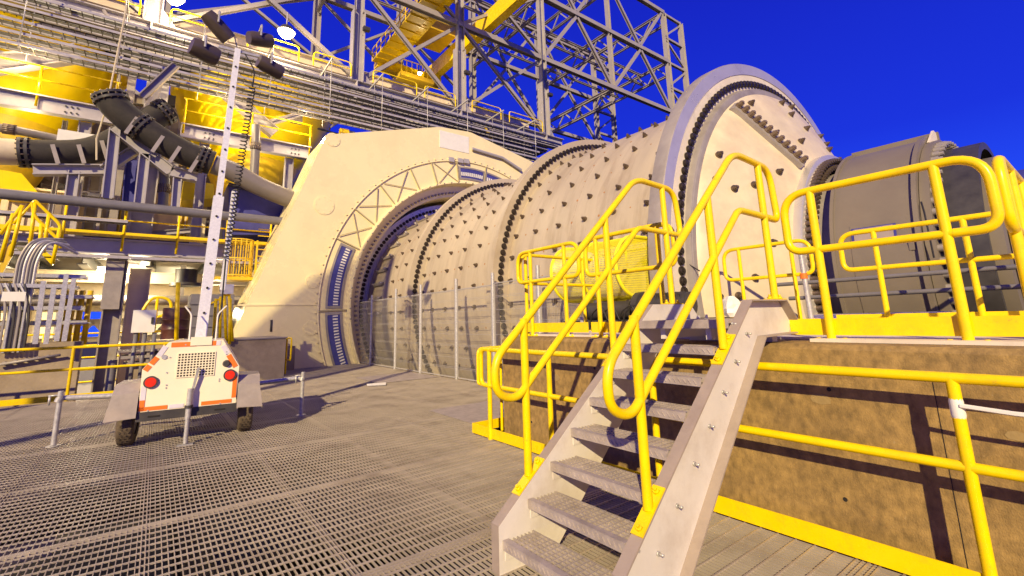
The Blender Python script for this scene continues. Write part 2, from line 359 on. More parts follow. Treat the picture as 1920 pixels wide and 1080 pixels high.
# ---------------------------------------------------------------- discharge drum
dr=empty('discharge_drum','brown grey sheet metal drum casing on the end of the mill behind the yellow rails','drum casing',(MX,2.6,0))
m=M(); m.lathe([(2.5,3.32),(2.73,3.32),(2.73,1.95),(2.6,1.95)],c=AX,n=110); m.build('casing',DRUM,dr)
m=M(); m.lathe([(2.78,3.30),(2.78,3.24),(2.73,3.24)],c=AX,n=110); m.lathe([(2.73,2.02),(2.80,2.02),(2.80,1.95),(2.73,1.95)],c=AX,n=110); each(m,'casing_hoop',DRUM,dr,1)
m=M(); m.lathe([(2.0,1.95),(2.66,1.94),(2.66,1.80),(2.0,1.80)],c=AX,n=110); m.build('seal_ring',DRUM,dr)
m=M(); m.lathe([(2.3,1.8),(2.42,1.8),(2.42,1.2),(2.28,1.2)],c=AX,n=110); m.build('seal_band',DARK,dr)
m=M(); m.lathe([(2.10,1.5),(2.10,1.05),(1.5,1.04)],c=AX,n=110); m.build('outlet_cylinder',DRUM,dr)
sp=[(pol(2.55,5*k,1.8),V((0,-1,0))) for k in range(-20,30)]
place(ms,sp,'seal_bolt',60,dr,LIP)
# top lifting flange plate, door, sign
m=M(); m.box((12.9,1.86,5.12),(13.0,3.42,5.36)); m.build('top_rib',DRUM,dr)
m=M(); m.prism([(12.05,1.93,4.95),(12.35,1.93,4.78),(12.6,1.93,5.02),(13.1,1.93,4.95),(13.1,1.93,5.32),(12.7,1.93,5.35)],(0,-.04,0)); m.build('lifting_lug',WHT2,dr)
def onface(R,d0,d1,y0,y1,n=6,t=.012):
    m=M(); vs=[];
    for j in range(n+1):
        dg=d0+(d1-d0)*j/n
        for (rr,y) in ((R,y0),(R,y1),(R+t,y1),(R+t,y0)): vs.append(pol(rr,dg,y))
    fs=[]
    for j in range(n):
        for a in range(4): fs.append((4*j+a,4*j+(a+1)%4,4*j+4+(a+1)%4,4*j+4+a))
    fs+=[(0,1,2,3),(4*n+3,4*n+2,4*n+1,4*n)]
    m.add(vs,fs,True); return m
onface(2.732,-26,17,2.12,2.98).build('access_door',DRUM,dr)
m=onface(2.745,9,15.5,2.28,2.95); m.build('blue_name_plate',mat('blue_border',(.05,.05,.25),.4),dr)
onface(2.758,9.5,15,2.32,2.91).build('grey_name_plate',mat('plate_grey',(.33,.27,.24),.4),dr)
m=M(); 
for zz in (-.9,0.3): m.box((10.26,2.06,MZ+zz-.08),(10.32,2.14,MZ+zz+.08))
each(m,'door_hinge',DRUM,dr,1)
m=M(); m.tube([(10.45+.13*0,1.9,3.5),(10.3,1.86,3.3),(10.22,1.84,2.9),(10.24,1.84,2.5)],.015,6); m.build('cable',COIL,dr)
m=M(); m.box((8.8,.9,.6),(17,3.6,1.15)); m.box((9.2,1.6,1.15),(9.6,3.4,1.32)); m.build('support_base',DARK,dr)
m=M(); 
for z,y0 in ((2.18,3.9),(1.92,3.7)): m.cyl((9.1,y0,z),(9.1,-.6,z+.02),.035,10)
tag(m.build('scaffold_tube',DPIPE),'two dark scaffold tubes running level in front of the drum casing','scaffold tubes')
m=M(); m.tube(arcpath([(8.3,3.1,1.55),(8.3,1.75,1.55),(8.5,1.55,1.45)],.15),.09,14); m.tube(arcpath([(8.55,1.9,1.55),(8.55,1.45,1.55),(8.7,1.3,1.42)],.15),.09,14)
tag(m.build('insulated_pipe',ALU),'shiny silver clad pipe with bent ends lying behind the yellow toe board','pipe')
m=M(); m.lathe([(1.76,-14),(1.76,1.03),(1.5,1.03)],c=AX,n=80)
tag(m.build('outlet_duct',DBLUE),'big dark blue duct at the right edge of the photo behind the drum','duct')
# ================================================================ MOTOR HOUSING
HY=20.4
hs=empty('ring_motor_housing','huge cream faceted steel housing around the far end of the mill','motor housing',(13,HY,0))
outl=[(1.75,-.4),(2.31,1.36),(5.34,10.03),(11.0,11.75),(12.9,11.9),(17.3,11.0),(20.6,9.9),(23.7,1.36),(24.2,-.4)]
def ringplate(y,ro,polyout,n=96):
    # flat plate: polygon outside, round hole inside (upper part down to the floor)
    m=M(); vs=[];
    for j in range(n+1):
        dg=-25+(230)*j/n; a=R_(dg); dx,dz=-math.cos(a),math.sin(a)
        best=None
        for i in range(len(polyout)-1):
            x1,z1=polyout[i];x2,z2=polyout[i+1]; x1-=13;x2-=13;z1-=MZ;z2-=MZ
            ex,ez=x2-x1,z2-z1; det=dx*(-ez)+dz*ex
            if abs(det)<1e-9: continue
            t=(x1*(-ez)+z1*ex)/det; s_=(dx*z1-dz*x1)/det
            if t>0 and -1e-6<=s_<=1+1e-6: best=t if best is None else min(best,t)
        if best is None: best=2.85/max(1e-3,abs(dz)) if dz<0 else 11.2
        vs+=[pol(ro,dg,y),V((13+dx*best,y,MZ+dz*best))]
    fs=[(2*j,2*j+1,2*j+3,2*j+2) for j in range(n)]
    m.add(vs,fs); return m
full=[(1.75,-.4)]+outl[1:-1]+[(24.2,-.4)]
m=ringplate(HY,7.68,full,160); m.build('front_plate',CREAM,hs)
# side skins going back
m=M(); D=3.2
for i in range(len(outl)-1):
    (x1,z1),(x2,z2)=outl[i],outl[i+1]; m.add([(x1,HY,z1),(x2,HY,z2),(x2,HY+D,z2),(x1,HY+D,z1)],[(0,1,2,3)])
m.add([(x,HY+D,z) for x,z in outl],[tuple(range(len(outl)))]); m.build('side_plates',CREAM,hs)
# recessed annulus between 6.42 and 7.68 with windows, brace rods and rims
m=M(); m.lathe([(7.72,HY-.03),(7.66,HY-.04),(7.62,HY+.03),(6.50,HY+.05)],c=AX,n=180); m.build('inner_ring_plate',CREAM,hs)
m=M(); m.lathe([(6.50,HY+.05),(6.46,HY-.22),(6.40,HY-.22),(6.38,HY+.05),(6.36,HY+.34)],c=AX,n=180); m.build('rim_lip',CREAM,hs)
m=M(); m.lathe([(6.36,HY+.34),(5.82,HY+.42),(5.80,HY+1.6)],c=AX,n=180); m.build('inner_seal_ring',CREAM,hs)
sp=[(pol(6.0,2.0*k,HY+.385),V((0,-1,0))) for k in range(-15,60)]
place(M().tube([(0,0,0),(0,0,.13)],.055,8),sp,'seal_ring_bolt',100,hs,LIP)
def arcwin(d0,d1,ri,ro):
    y=HY-.0
    f=M(); out=[];inn=[];n=14
    def loop(a0,a1,r0,r1,yy,rc=.12):
        P=[]
        for j in range(n+1): P.append(pol(r1,a0+(a1-a0)*j/n,yy))
        for j in range(n+1): P.append(pol(r0,a1-(a1-a0)*j/n,yy))
        return P
    ex=.9
    A=loop(d0-ex,d1+ex,ri-.09,ro+.09,y+.0); B=loop(d0,d1,ri,ro,y-.01)
    k=len(A); f.add(A+B,[(i,(i+1)%k,k+(i+1)%k,k+i) for i in range(k)])
    wf=f.build('window_frame',LIP,hs)
    g=M(); C=loop(d0,d1,ri,ro,y+.012); g.add(C,[(i,i+1,2*n+1-i-1,2*n+1-i) for i in range(n)]); g.build('pane',DBLUE,wf)
    s=M(); cnt=int((d1-d0)*1.0)
    for j in range(cnt):
        dg=d0+(d1-d0)*(j+.5)/cnt; a=pol(ri+.1,dg,y-.005);b=pol((ri+ro)/2+.04,dg,y-.005); s.bar(a,b,.062,.03,(0,-1,0))
    s.build('winding_bars',WHT,wf)
for d0,d1 in ((-22.5,-3),(0,21),(84,95.6),(97.6,112),(114,128)):
    arcwin(d0,d1,6.78,7.30)
m=M()
for dg in (-1.5,22.5,82.5,96.6,129.5,34.5,47.5,61.5,71):
    m.bar(pol(6.5,dg,HY-.0),pol(7.66,dg,HY-.03),.05,.05,(0,-1,0))
for a,b in ((23.5,33),(36,46),(49,60),(72,82)):
    m.bar(pol(6.55,a,HY-.0),pol(7.6,b,HY-.03),.028,.03,(0,-1,0)); m.bar(pol(7.6,a,HY-.03),pol(6.55,b,HY-.0),.028,.03,(0,-1,0))
each(m,'brace_rod',mat('olive_rod',(.42,.36,.20),.5),hs)
m=M()
for k in range(-20,120,3):
    c=pol(7.78,k,HY-.02); m.bar(c-V((0,.0,.0)),c+V((0,-.05,0)),.06,.05)
each(m,'edge_clip',CREAM,hs,1)
m=M()
for k in range(26):
    c=pol(6.43,3.9*k-5,HY-.25); m.tube([c,c+V((0,-.08,0))],.03,6)
each(m,'rim_stud',LIP,hs,1)
def facerect(p0,p1,y=HY,t=.02): return M().box((min(p0[0],p1[0]),y-t,min(p0[2],p1[2])),(max(p0[0],p1[0]),y-.001,max(p0[2],p1[2])))
pz=lambda x,y:onY(HY,x,y)
facerect(pz(824,244),pz(879,288)).build('white_sheet',WHT,hs)
m=M()
for (x,y) in ((845,300),(862,302),(873,303)):
    c=pz(x,y); m.box((c.x-.16,HY-.12,c.z-.12),(c.x+.16,HY-.001,c.z+.12))
each(m,'junction_box',GREY,hs,1)
m=M(); m.tube([pz(884,280)+V((0,-.1,0)),pz(940,297)+V((0,-.1,0)),pz(975,320)+V((0,-.1,0))],.09,8); m.build('conduit',GREY,hs)
m=M()
for (x,y,r) in ((624,262,.32),(608,385,.42),(587,527,.30),(583,615,.3)):
    c=pz(x,y); m=M(); m.tube([(c.x,HY-.001,c.z),(c.x,HY-.022,c.z)],r,32)
    for k in range(8):
        q=(c.x+math.cos(k*.785)*(r-.07),HY-.02,c.z+math.sin(k*.785)*(r-.07)); m.tube([q,(q[0],HY-.04,q[2])],.018,6)
    m.build('access_cover',CREAM,hs)
m=M(); a=pz(445,572);b=pz(595,572); m.box((a.x,HY-.03,a.z-.03),(b.x,HY-.001,a.z+.03)); c=pz(700,262); m.build('panel_seam',CREAM,hs)
m=M(); m.cyl(pz(508,622),pz(509,600),.04,8); m.build('stub_post',DARK,hs)
# far side counterpart behind (rest of housing base)
m=M(); m.box((1.9,HY+.3,-2),(24,HY+3,-.4)); m.build('base_block',CONC2,hs)
# ================================================================ STAIR
st=empty('access_stair','steep grey steel stair with yellow handrails climbing to the mill platform','stair',(2,2.4,0))
SL=.2057/.2296; YL,YR=2.86,1.97
XS={1:2.0,-1:2.13}
def zline(x,sg): return .30+(x-XS[sg])*1.5/(3.93-XS[sg])
def stringer(Y,sg):
    # web outline in XZ; flange goes outward (sg)
    xt0,zt0=2.01,.34; # nose of lower front
    w=[(XS[sg],0),(XS[sg],.30),(3.93,1.80),(4.58,1.80),(4.76,1.62),(4.72,1.50),(4.10,1.49),(XS[sg]+.5,0)]
    m=M(); m.prism([(x,Y,z) for x,z in w],(0,.012*sg,0))
    wb=m.build('stringer',STR,st)
    fw=.085*sg
    f=M()
    def fl(a,b,t=.012):
        a=V((a[0],Y,a[1]));b=V((b[0],Y,b[1])); d=(b-a).normalized(); n=V((-d.z,0,d.x))
        o3=n*(.003 if t>0 else -.003)+V((0,.002*sg,0)); a=a+o3; b=b+o3
        f.add([a,b,b+V((0,fw,0)),a+V((0,fw,0)),a-n*t,b-n*t,b+V((0,fw,0))-n*t,a+V((0,fw,0))-n*t],[(0,1,2,3),(4,5,6,7),(0,1,5,4),(1,2,6,5),(2,3,7,6),(3,0,4,7)])
    for i in (0,1,2,3): fl(w[i],w[i+1])
    fl(w[7],w[6],-.012); fl(w[6],w[5],-.012)
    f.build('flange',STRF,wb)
    # bolts on web outside
    b=M()
    for k in range(8):
        x=2.05+.2296*k+.06; z=.2057*(k+1)-.07
        b.tube([(x-.02,Y+.012*sg,z+.035),(x-.02,Y+.022*sg,z+.035)],.016,6); b.tube([(x-.02,Y+.022*sg,z+.035),(x-.02,Y+.05*sg,z+.035)],.008,6)
        b.tube([(x+.19,Y+.012*sg,z-.05),(x+.19,Y+.022*sg,z-.05)],.016,6); b.tube([(x+.19,Y+.022*sg,z-.05),(x+.19,Y+.055*sg,z-.05)],.009,6)
    each(b,'web_bolt',GALV,wb,2)
stringer(YL,1); stringer(YR,-1)
for k in range(7):
    x=2.05+.2296*k; z=.2057*(k+1)
    m=M(); y=YR+.04
    m.box((x+.002,YR+.004,z-.062),(x+.006,YL-.004,z+.001))
    xx=x+.04
    n=7
    for j in range(n): m.box((x+.03+j*.034,YR+.006,z-.03),(x+.036+j*.034,YL-.006,z))
    yy=YR+.06
    while yy<YL-.02: m.box((x+.028,yy-.004,z-.012),(x+.245,yy+.004,z+.0015)); yy+=.052
    m.box((x+.243,YR+.006,z-.035),(x+.248,YL-.006,z+.001))
    t=m.build('tread',TREAD,st)
    m=M(); m.box((x-.022,YR+.004,z-.055),(x+.001,YL-.004,z+.003))
    yy=YR+.03
    while yy<YL-.03:
        m.bar((x-.024,yy,z-.04),(x-.024,yy+.02,z-.012),.004,.006,(1,0,0)); yy+=.042
    m.box((x-.022,YR+.004,z+.0035),(x+.026,YL-.004,z+.006))
    m.build('nosing',TREAD,t)
    m=M()
    for Y,sg in ((YL,-1),(YR,1)):
        m.box((x+.0,min(Y,Y+.006*sg),z-.125),(x+.24,max(Y,Y+.006*sg),z-.064)); m.tube([(x+.06,Y,z-.095),(x+.06,Y+.022*sg,z-.095)],.018,6)
    m.build('tread_bracket',STR,t)
# landing step
m=M(); x=2.05+.2296*7; z=1.646; m.box((x,YR+.004,z-.07),(x+.02,YL-.004,z+.002)); m.box((x+.9,YR+.004,z-.07),(x+.92,YL-.004,z))
for j in range(25): m.box((x+.03+j*.034,YR+.006,z-.03),(x+.036+j*.034,YL-.006,z-.001))
yy=YR+.06
while yy<YL: m.box((x+.02,yy-.004,z-.012),(x+.9,yy+.004,z+.0005)); yy+=.06
m.build('landing',TREAD,st)
m=M(); m.bar((3.75,2.2,1.53),(4.7,2.2,1.53),.05,.1); m.bar((3.75,2.65,1.53),(4.7,2.65,1.53),.05,.1); m.box((4.45,2.0,1.43),(4.55,2.83,1.5)); m.build('landing_frame',STR,st)
RR=.031
def stairrail(Y,D,sg):
    h=empty('handrail','',''); del h['label']; del h['category']; h.parent=st
    P=lambda x,z:(x,Y,z)
    top=arcpath([P(2.60+D,1.38),P(2.33+D,1.14),P(2.04+D,1.14),P(2.04+D,1.42),P(3.86+D,3.105),P(4.54+D,3.075),P(4.60+D,2.56),P(4.40+D,2.57)],.17,8)
    low=arcpath([P(2.50+D,1.29),P(3.84+D,2.58),P(4.42+D,2.57)],.08,6)
    top=arcpath([P(2.40+D,1.27),P(2.22+D,1.10),P(2.03+D,1.16),P(2.02+D,1.40),P(3.86+D,3.105),P(4.54+D,3.075),P(4.60+D,2.56),P(4.40+D,2.57)],.16,8)
    M().tube(top,RR,12).build('top_rail',YEL,h); M().tube([P(2.38+D,1.25)]+low[1:],RR*.95,12).build('mid_rail',YEL,h)
    for (xb,zb,zt) in ((2.31+D,.40,1.70),(3.35+D,1.36,2.63)):
        zl=zline(xb,sg); M().tube([P(xb,zl+.015),P(xb,zt)],RR,12).build('post',YEL,h)
        m=M(); a=V((xb-.15,Y,zline(xb-.15,sg)));b=V((xb+.15,Y,zline(xb+.15,sg))); d=(b-a).normalized(); m.bar(V((xb,Y,zl+.012))-d*.16,V((xb,Y,zl+.012))+d*.16,.085,.01)
        for s_ in (-.12,.12):
            c=V((xb,Y,zl+.016))+d*s_; nn=V((-d.z,0,d.x)); m.tube([c,c+nn*.02],.022,6); m.tube([c+nn*.02,c+nn*.035],.011,8)
        m.build('foot_plate',YEL,h)
    xb=4.32+D; M().tube([P(xb,1.80),P(xb,3.08)],RR,12).build('post',YEL,h)
    m=M(); m.box((xb-.14,Y-.04,1.802),(xb+.14,Y+.04,1.812)); 
    for s_ in (-.1,.1): m.tube([(xb+s_,Y,1.812),(xb+s_,Y,1.83)],.02,6); m.tube([(xb+s_,Y,1.83),(xb+s_,Y,1.85)],.01,6)
    m.build('foot_plate',YEL,h)
stairrail(YL+.045,0,1); stairrail(YR-.045,.12,-1)
# ================================================================ GUARDRAILS
def rail(name,label,group,P0,P1,z0,zt,zm,posts,ends='oo',toe=None,r=.026,matl=YEL,R=.2,base=True,cat='guardrail'):
    """straight rail from P0 to P1 (xy); ends: o loop, - open"""
    a=V((*P0,0));b=V((*P1,0)); d=(b-a).normalized(); L=(b-a).length
    g=empty(name,label,cat,(a.x,a.y,z0),group)
    at=lambda s,z:a+d*s+V((0,0,z))
    pts=[]
    if ends[0]=='o': pts+=[at(.25,zm),at(0,zm),at(0,zt)]
    else: pts+=[at(0,zt)]
    if ends[1]=='o': pts+=[at(L,zt),at(L,zm),at(L-.25,zm)]
    else: pts+=[at(L,zt)]
    M().tube(arcpath(pts,R,8),r,12).build('top_rail',matl,g)
    s0=.24 if ends[0]=='o' else 0; s1=L-.24 if ends[1]=='o' else L
    M().tube([at(s0,zm),at(s1,zm)],r*.95,10).build('mid_rail',matl,g)
    for s in posts:
        M().tube([at(s,z0),at(s,zt)],r,12).build('post',matl,g)
        if base:
            m=M(); c=at(s,z0); pp=V((-d.y,d.x,0)); m.bar(c-d*.13+V((0,0,.008)),c+d*.13+V((0,0,.008)),.1,.014)
            for q in (-.1,.1): m.tube([c+d*q,c+d*q+V((0,0,.035))],.018,6)
            m.build('base_plate',matl,g)
    if toe:
        (ta,tb,zl,zh,off)=toe; pp=V((-d.y,d.x,0))*off; m=M(); m.bar(a+d*ta+pp+V((0,0,(zl+zh)/2)),a+d*tb+pp+V((0,0,(zl+zh)/2)),.008,zh-zl); m.build('toe_plate',matl,g)
    return g
# floor rail in front of the plinth, X=4
rail('guardrail','long yellow guardrail on the grating in front of the brown concrete plinth','guardrails at the mill',(4.0,6.1),(4.0,-1.9),0,1.26,.74,(.22,1.55,3.1,5.35,7.4),'o-',(-.27,7.9,.015,.155,0),R=.12,base=False,r=.034)
g=bpy.data.objects['guardrail']
M().box((4.005,6.36,.015),(4.9,6.37,.155)).build('toe_plate',YEL,g)
M().tube(arcpath([(4.02,6.13,.74),(4.02,6.22,.74),(4.02,6.22,1.26),(4.5,6.22,1.26)],.1),.024,10).build('corner_rail',YEL,g)
M().tube([(4.45,6.22,0),(4.45,6.22,1.26)],.024,10).build('post',YEL,g)
# white tape
m=M(); m.lathe([(.033,1.02),(.037,1.04),(.036,1.12),(.033,1.14)],axis='z',c=(4.0,.75,0),n=14); tp=empty('barrier_tape','white tape wound round the guardrail post and pulled off to the right','tape',(4,.75,1.08)); m.build('tape_wrap',WHT,tp)
m=M(); m.tube([(3.97,.73,1.1),(3.96,.5,1.085),(3.95,.1,1.08),(3.95,-.6,1.10)],.014,6); m.build('tape_strand',WHT,tp)
# platform rails
rail('guardrail','yellow looped guardrail on the plinth edge right of the stair head','guardrails at the mill',(4.72,1.86),(4.72,.46),PT,2.79,2.24,(.24,1.11),'oo',(-.1,1.45,PT+.055,PT+.2,.035),r=.035,R=.22)
rail('guardrail','yellow guardrail at the right edge turning back from the plinth edge','guardrails at the mill',(4.86,.42),(9.2,.42),PT,2.79,2.24,(.12,.62,1.2,1.9,2.7,3.6),'oo',(0,4.2,PT+.055,PT+.2,-.03),r=.035,R=.2)
rail('guardrail','short yellow looped guardrail on the plinth by its left end corner','guardrails at the mill',(4.75,6.08),(4.75,4.66),PT,2.77,2.28,(.33,1.12),'oo',(-.05,1.5,PT+.06,PT+.2,.035),r=.031,R=.2)
rail('guardrail','yellow looped guardrail on the plinth just left of the stair head','guardrails at the mill',(4.75,4.52),(4.75,3.1),PT,2.77,2.26,(.2,1.2),'oo',(-.0,1.45,PT+.06,PT+.2,.035),r=.031,R=.2)
rail('guardrail','yellow return rail across the left end of the concrete plinth','guardrails at the mill',(4.83,6.12),(6.6,6.12),PT,2.77,2.28,(.12,1.5),'o-',None,r=.031,R=.2)
rail('guardrail','yellow looped guardrail across the platform in front of the drum casing','guardrails at the mill',(8.0,2.45),(8.0,-.9),PT,2.79,2.26,(.42,1.35,2.3),'oo',(-.2,3.3,PT+.05,PT+.2,.03),r=.035,R=.2)
rail('guardrail','yellow looped guardrail at the foot of the cream mill head','guardrails at the mill',(8.0,4.25),(8.0,2.85),PT,2.79,2.26,(.28,1.12),'oo',None,r=.031,R=.2)
# ---------------------------------------------------------------- platform equipment
gd=empty('mesh_guard','rounded yellow mesh guard over the drive on the platform','machine guard',(6.8,6,1.9))
prof=[]
def rr(x0,x1,z0,z1,rad,n=8):
    P=[]
    for cx,cz,a in ((x0+rad,z0+rad,180),(x1-rad*.4,z0+rad*.4,270),(x1-rad*.4,z1-rad*.4,0),(x0+rad,z1-rad,90)):
        q=rad if cx<(x0+x1)/2 else rad*.4
        for j in range(n+1): t=R_(a+90*j/n); P.append((cx+q*math.cos(t),cz+q*math.sin(t)))
    return P
prof=rr(6.55,8.0,2.03,3.18,.565)
for (Y,nm) in ((5.5,'front_frame'),(7.25,'back_frame'),(6.4,'middle_frame')):
    M().tube([(x,Y,z) for x,z in prof],.035,8,closed=True).build(nm,YEG,gd)
m=M(); z=2.05
st_=.033
for k in range(int(1.12/st_)):
    z=2.06+k*st_
    xs=[x for x in [6.55+i*.02 for i in range(73)] if True]
    # clip to profile
    def inside(x,z):
        c=False; n=len(prof); j=n-1
        for i in range(n):
            if ((prof[i][1]>z)!=(prof[j][1]>z)) and (x<(prof[j][0]-prof[i][0])*(z-prof[i][1])/(prof[j][1]-prof[i][1])+prof[i][0]): c=not c
            j=i
        return c
    ins=[x for x in xs if inside(x,z)]
    if ins: m.bar((ins[0],5.5,z),(ins[-1],5.5,z),.004,.0075)
for k in range(int(1.45/st_)):
    x=6.57+k*st_; ins=[2.04+i*.02 for i in range(57) if inside(x,2.04+i*.02)]
    if ins: m.bar((x,5.5,ins[0]),(x,5.5,ins[-1]),.004,.0075,(0,1,0))
m.build('front_mesh',YEG,gd)
m=M()
for i in range(len(prof)):
    x,z=prof[i]
    pass
P2=[]
n=len(prof)
for i in range(n):
    (x1,z1),(x2,z2)=prof[i],prof[(i+1)%n]; L=math.hypot(x2-x1,z2-z1); k=max(1,int(L/.034))
    for j in range(k): m.bar((x1+(x2-x1)*j/k,5.5,z1+(z2-z1)*j/k),(x1+(x2-x1)*j/k,7.25,z1+(z2-z1)*j/k),.0075,.004,(x1-7.2,0,z1-2.6))
y=5.55
while y<7.25: m.tube([(x,y,z) for x,z in prof],.004,4,closed=True); y+=.034
m.build('side_mesh',YEG,gd)
dv=empty('drive_unit','dark oily motor and pipework under the yellow mesh guard','drive unit',(6.9,5.6,PT))
m=M(); m.box((6.6,4.2,PT+.02),(8.2,7.0,PT+.2)); m.build('base_frame',DARK,dv)
m=M(); m.tube([(6.9,4.3,1.85),(6.9,5.2,1.85)],.2,18); m.tube([(6.9,5.2,1.85),(6.9,5.32,1.85)],.26,18); m.tube([(6.95,5.5,1.8),(6.95,6.6,1.8)],.17,18); m.build('motor',DARK,dv)
m=M()
for j in range(10): m.box((6.72,4.35+j*.08,1.66),(7.08,4.365+j*.08,2.06))
m.build('cooling_fins',DARK,dv)
m=M()
for j in range(7):
    a=random.uniform(4.2,6.6); m.tube(arcpath([(6.55,a,1.6),(6.5,a+.1,1.9),(6.55,a+.4,1.75),(6.6,a+.5,1.5)],.1),.015,6)
each(m,'hose',COIL,dv,1)
m=M(); m.tube([(6.5,4.55,1.6),(6.5,4.55,1.78)],.05,10); m.tube([(6.5,4.9,1.55),(6.5,4.9,1.75)],.07,10); m.tube([(6.45,6.3,1.5),(6.45,6.3,1.7)],.06,10); each(m,'valve',GALV,dv,1)
m=M(); m.tube([(7.6,4.2,1.5),(7.25,4.9,2.4)],.03,8)
jb=empty('junction_box','small grey box and white tag on the mill lip beside the handrail','junction box',(8.2,4.7,2.9))
c=onX(8.0,1271,455); M().box((8.0,c.y-.14,c.z-.15),(8.14,c.y+.14,c.z+.13)).build('box_body',GREY,jb)
c=onX(8.0,1287,493); M().box((8.0,c.y-.13,c.z-.16),(8.01,c.y+.13,c.z+.16)).build('white_tag',WHT,jb)
M().tube(arcpath([onX(7.98,1283,465),onX(7.98,1290,495),onX(7.98,1312,508)],.1),.012,6).build('cable',COIL,jb)
M().bar(onX(8.08,1262,440),onX(8.08,1285,615),.06,.06).build('bracket_post',LIP,jb)
m=M()
c=onX(7.2,1372,575); m.tube([c+V((0,0,-.3)),c+V((0,0,-.12))],.05,10)
bg_=empty('wrapped_valve','valve wrapped in crumpled clear plastic behind the stair','wrapped valve',c-V((0,0,.3)))
m.build('valve_stem',YELD,bg_)
m=M(); vs=[];n=10
for i in range(6):
    for j in range(n):
        a=2*math.pi*j/n; rr_=(.09,.14,.15,.13,.11,.05)[i]*random.uniform(.8,1.25); vs.append(c+V((rr_*math.cos(a),rr_*math.sin(a),-.16+i*.065)))
fs=[(i*n+j,i*n+(j+1)%n,(i+1)*n+(j+1)%n,(i+1)*n+j) for i in range(5) for j in range(n)]+[tuple(range(5*n,6*n))]
m.add(vs,fs); m.build('plastic_wrap',WHT,bg_)
m=M()
for (x,y) in ((1311,598),(1325,596),(1299,600)):
    c=onX(6.6,x,y); m.tube([c+V((0,0,-.14)),c],.035,6); m.tube([c,c+V((0,0,.05))],.02,8); m.tube([c+V((0,0,-.08)),c+V((0,0,-.05))],.055,10)
tag(m.build('anchor_bolts',GALV),'row of galvanised anchor bolts on the platform behind the stair','anchor bolts')
c0=onX(7.6,1500,470);c1=onX(7.6,1508,590)
m=M(); m.tube([c0,(c0.x,c0.y-.02,PT)],.035,10); 
sc_=empty('scaffold_post','grey scaffold standard with an orange clamp beside the mill head','scaffold post',(7.6,c0.y,PT)); m.build('tube',GALV,sc_); M().tube([c0+V((0,0,-.42)),c0+V((0,0,-.34))],.05,10).build('orange_clamp',ORG,sc_)
# ================================================================ MESH FENCE
FX=7.2
fe=empty('mesh_fence','galvanised welded mesh fence running in front of the studded mill','fence',(FX,14,0))
py=[21.3,19.3,16.8,14.7,12.3,10.35,8.45,6.6]
for i,y in enumerate(py):
    M().tube([(FX,y,0),(FX,y,2.95 if i not in (0,1) else 2.85)],.05,10).build('post',GALV,fe)
for i in range(len(py)-1):
    y1,y0=py[i]-.06,py[i+1]+.06; m=M(); zt=2.62 if i<5 else 2.66
    y=y0
    while y<=y1: m.box((FX-.0022,y-.0022,.05),(FX+.0022,y+.0022,zt)); y+=.055
    for z in (.06,.3,.34,.62,.95,.99,1.3,1.62,1.66,1.95,2.28,2.32,2.58,2.6):
        m.box((FX-.008,y0,z-.004),(FX-.001,y1,z+.004))
    m.box((FX-.012,y0,zt-.015),(FX+.012,y1,zt+.01)); m.box((FX-.012,y0,.03),(FX+.012,y1,.06))
    m.box((FX-.012,y0,.03),(FX+.012,y0+.025,zt)); m.box((FX-.012,y1-.025,.03),(FX+.012,y1,zt))
    m.build('mesh_panel',GALW,fe)
# rail and toe board at the housing foot
rail('guardrail','thin yellow guardrail on the deck in front of the cream housing foot','far guardrails',(3.95,20.9),(7.1,20.9),0,1.2,.62,(.9,2.5,3.1),'--',(0,3.15,.01,.16,0),r=.03,R=.1,base=False)
rail('guardrail','yellow looped rail end on the side of the grey concrete block','far guardrails',(3.82,20.7),(3.82,17.8),0,1.25,.5,(.6,2.2),'oo',None,r=.03,R=.12,base=False)
# concrete block right of trailer
cb=empty('concrete_block','grey brown concrete block with a flat top right of the light trailer','concrete block',(2,18.5,0))
m=M(); m.box((-.2,17.7,-1),(3.62,20.6,1.27)); m.build('block_body',CONC2,cb)
m=M(); m.box((-.2,17.66,1.27),(3.66,20.6,1.31)); m.build('cap',LIP,cb)
# ================================================================ LIGHT TRAILER
tr=empty('light_tower_trailer','cream towable light tower trailer with orange reflective strips and folding legs','light tower',(.54,9.1,0))
YW=R_(-6.2); RZ=Matrix.Rotation(YW,4,'Z')
def T(p): return RZ@V(p)+V((.54,9.1,0))
class MTt(M):
    def build(s,name,m,parent=None,label=None,loc=None):
        s.v=[tuple(T(v)) for v in s.v]; return super().build(name,m,parent,label,loc)
N=MTt
fr=[(-.61,.50),(.61,.50),(.62,1.08),(.37,1.50),(-.33,1.50),(-.62,1.12)]
m=N(); m.prism([(x,-.22,z) for x,z in fr],(0,1.5,0)); body=m.build('body',TRAILP,tr)
m=N(); m.box((-.60,-.20,.40),(.60,1.2,.498)); m.box((-.63,-.235,.385),(.63,-.2,.515)); m.build('chassis',DARK,tr)
m=N()
for x in (-.42,.40): m.box((x-.07,-.245,.435),(x+.07,-.236,.455))
each(m,'chassis_slot',VOID,tr,1)
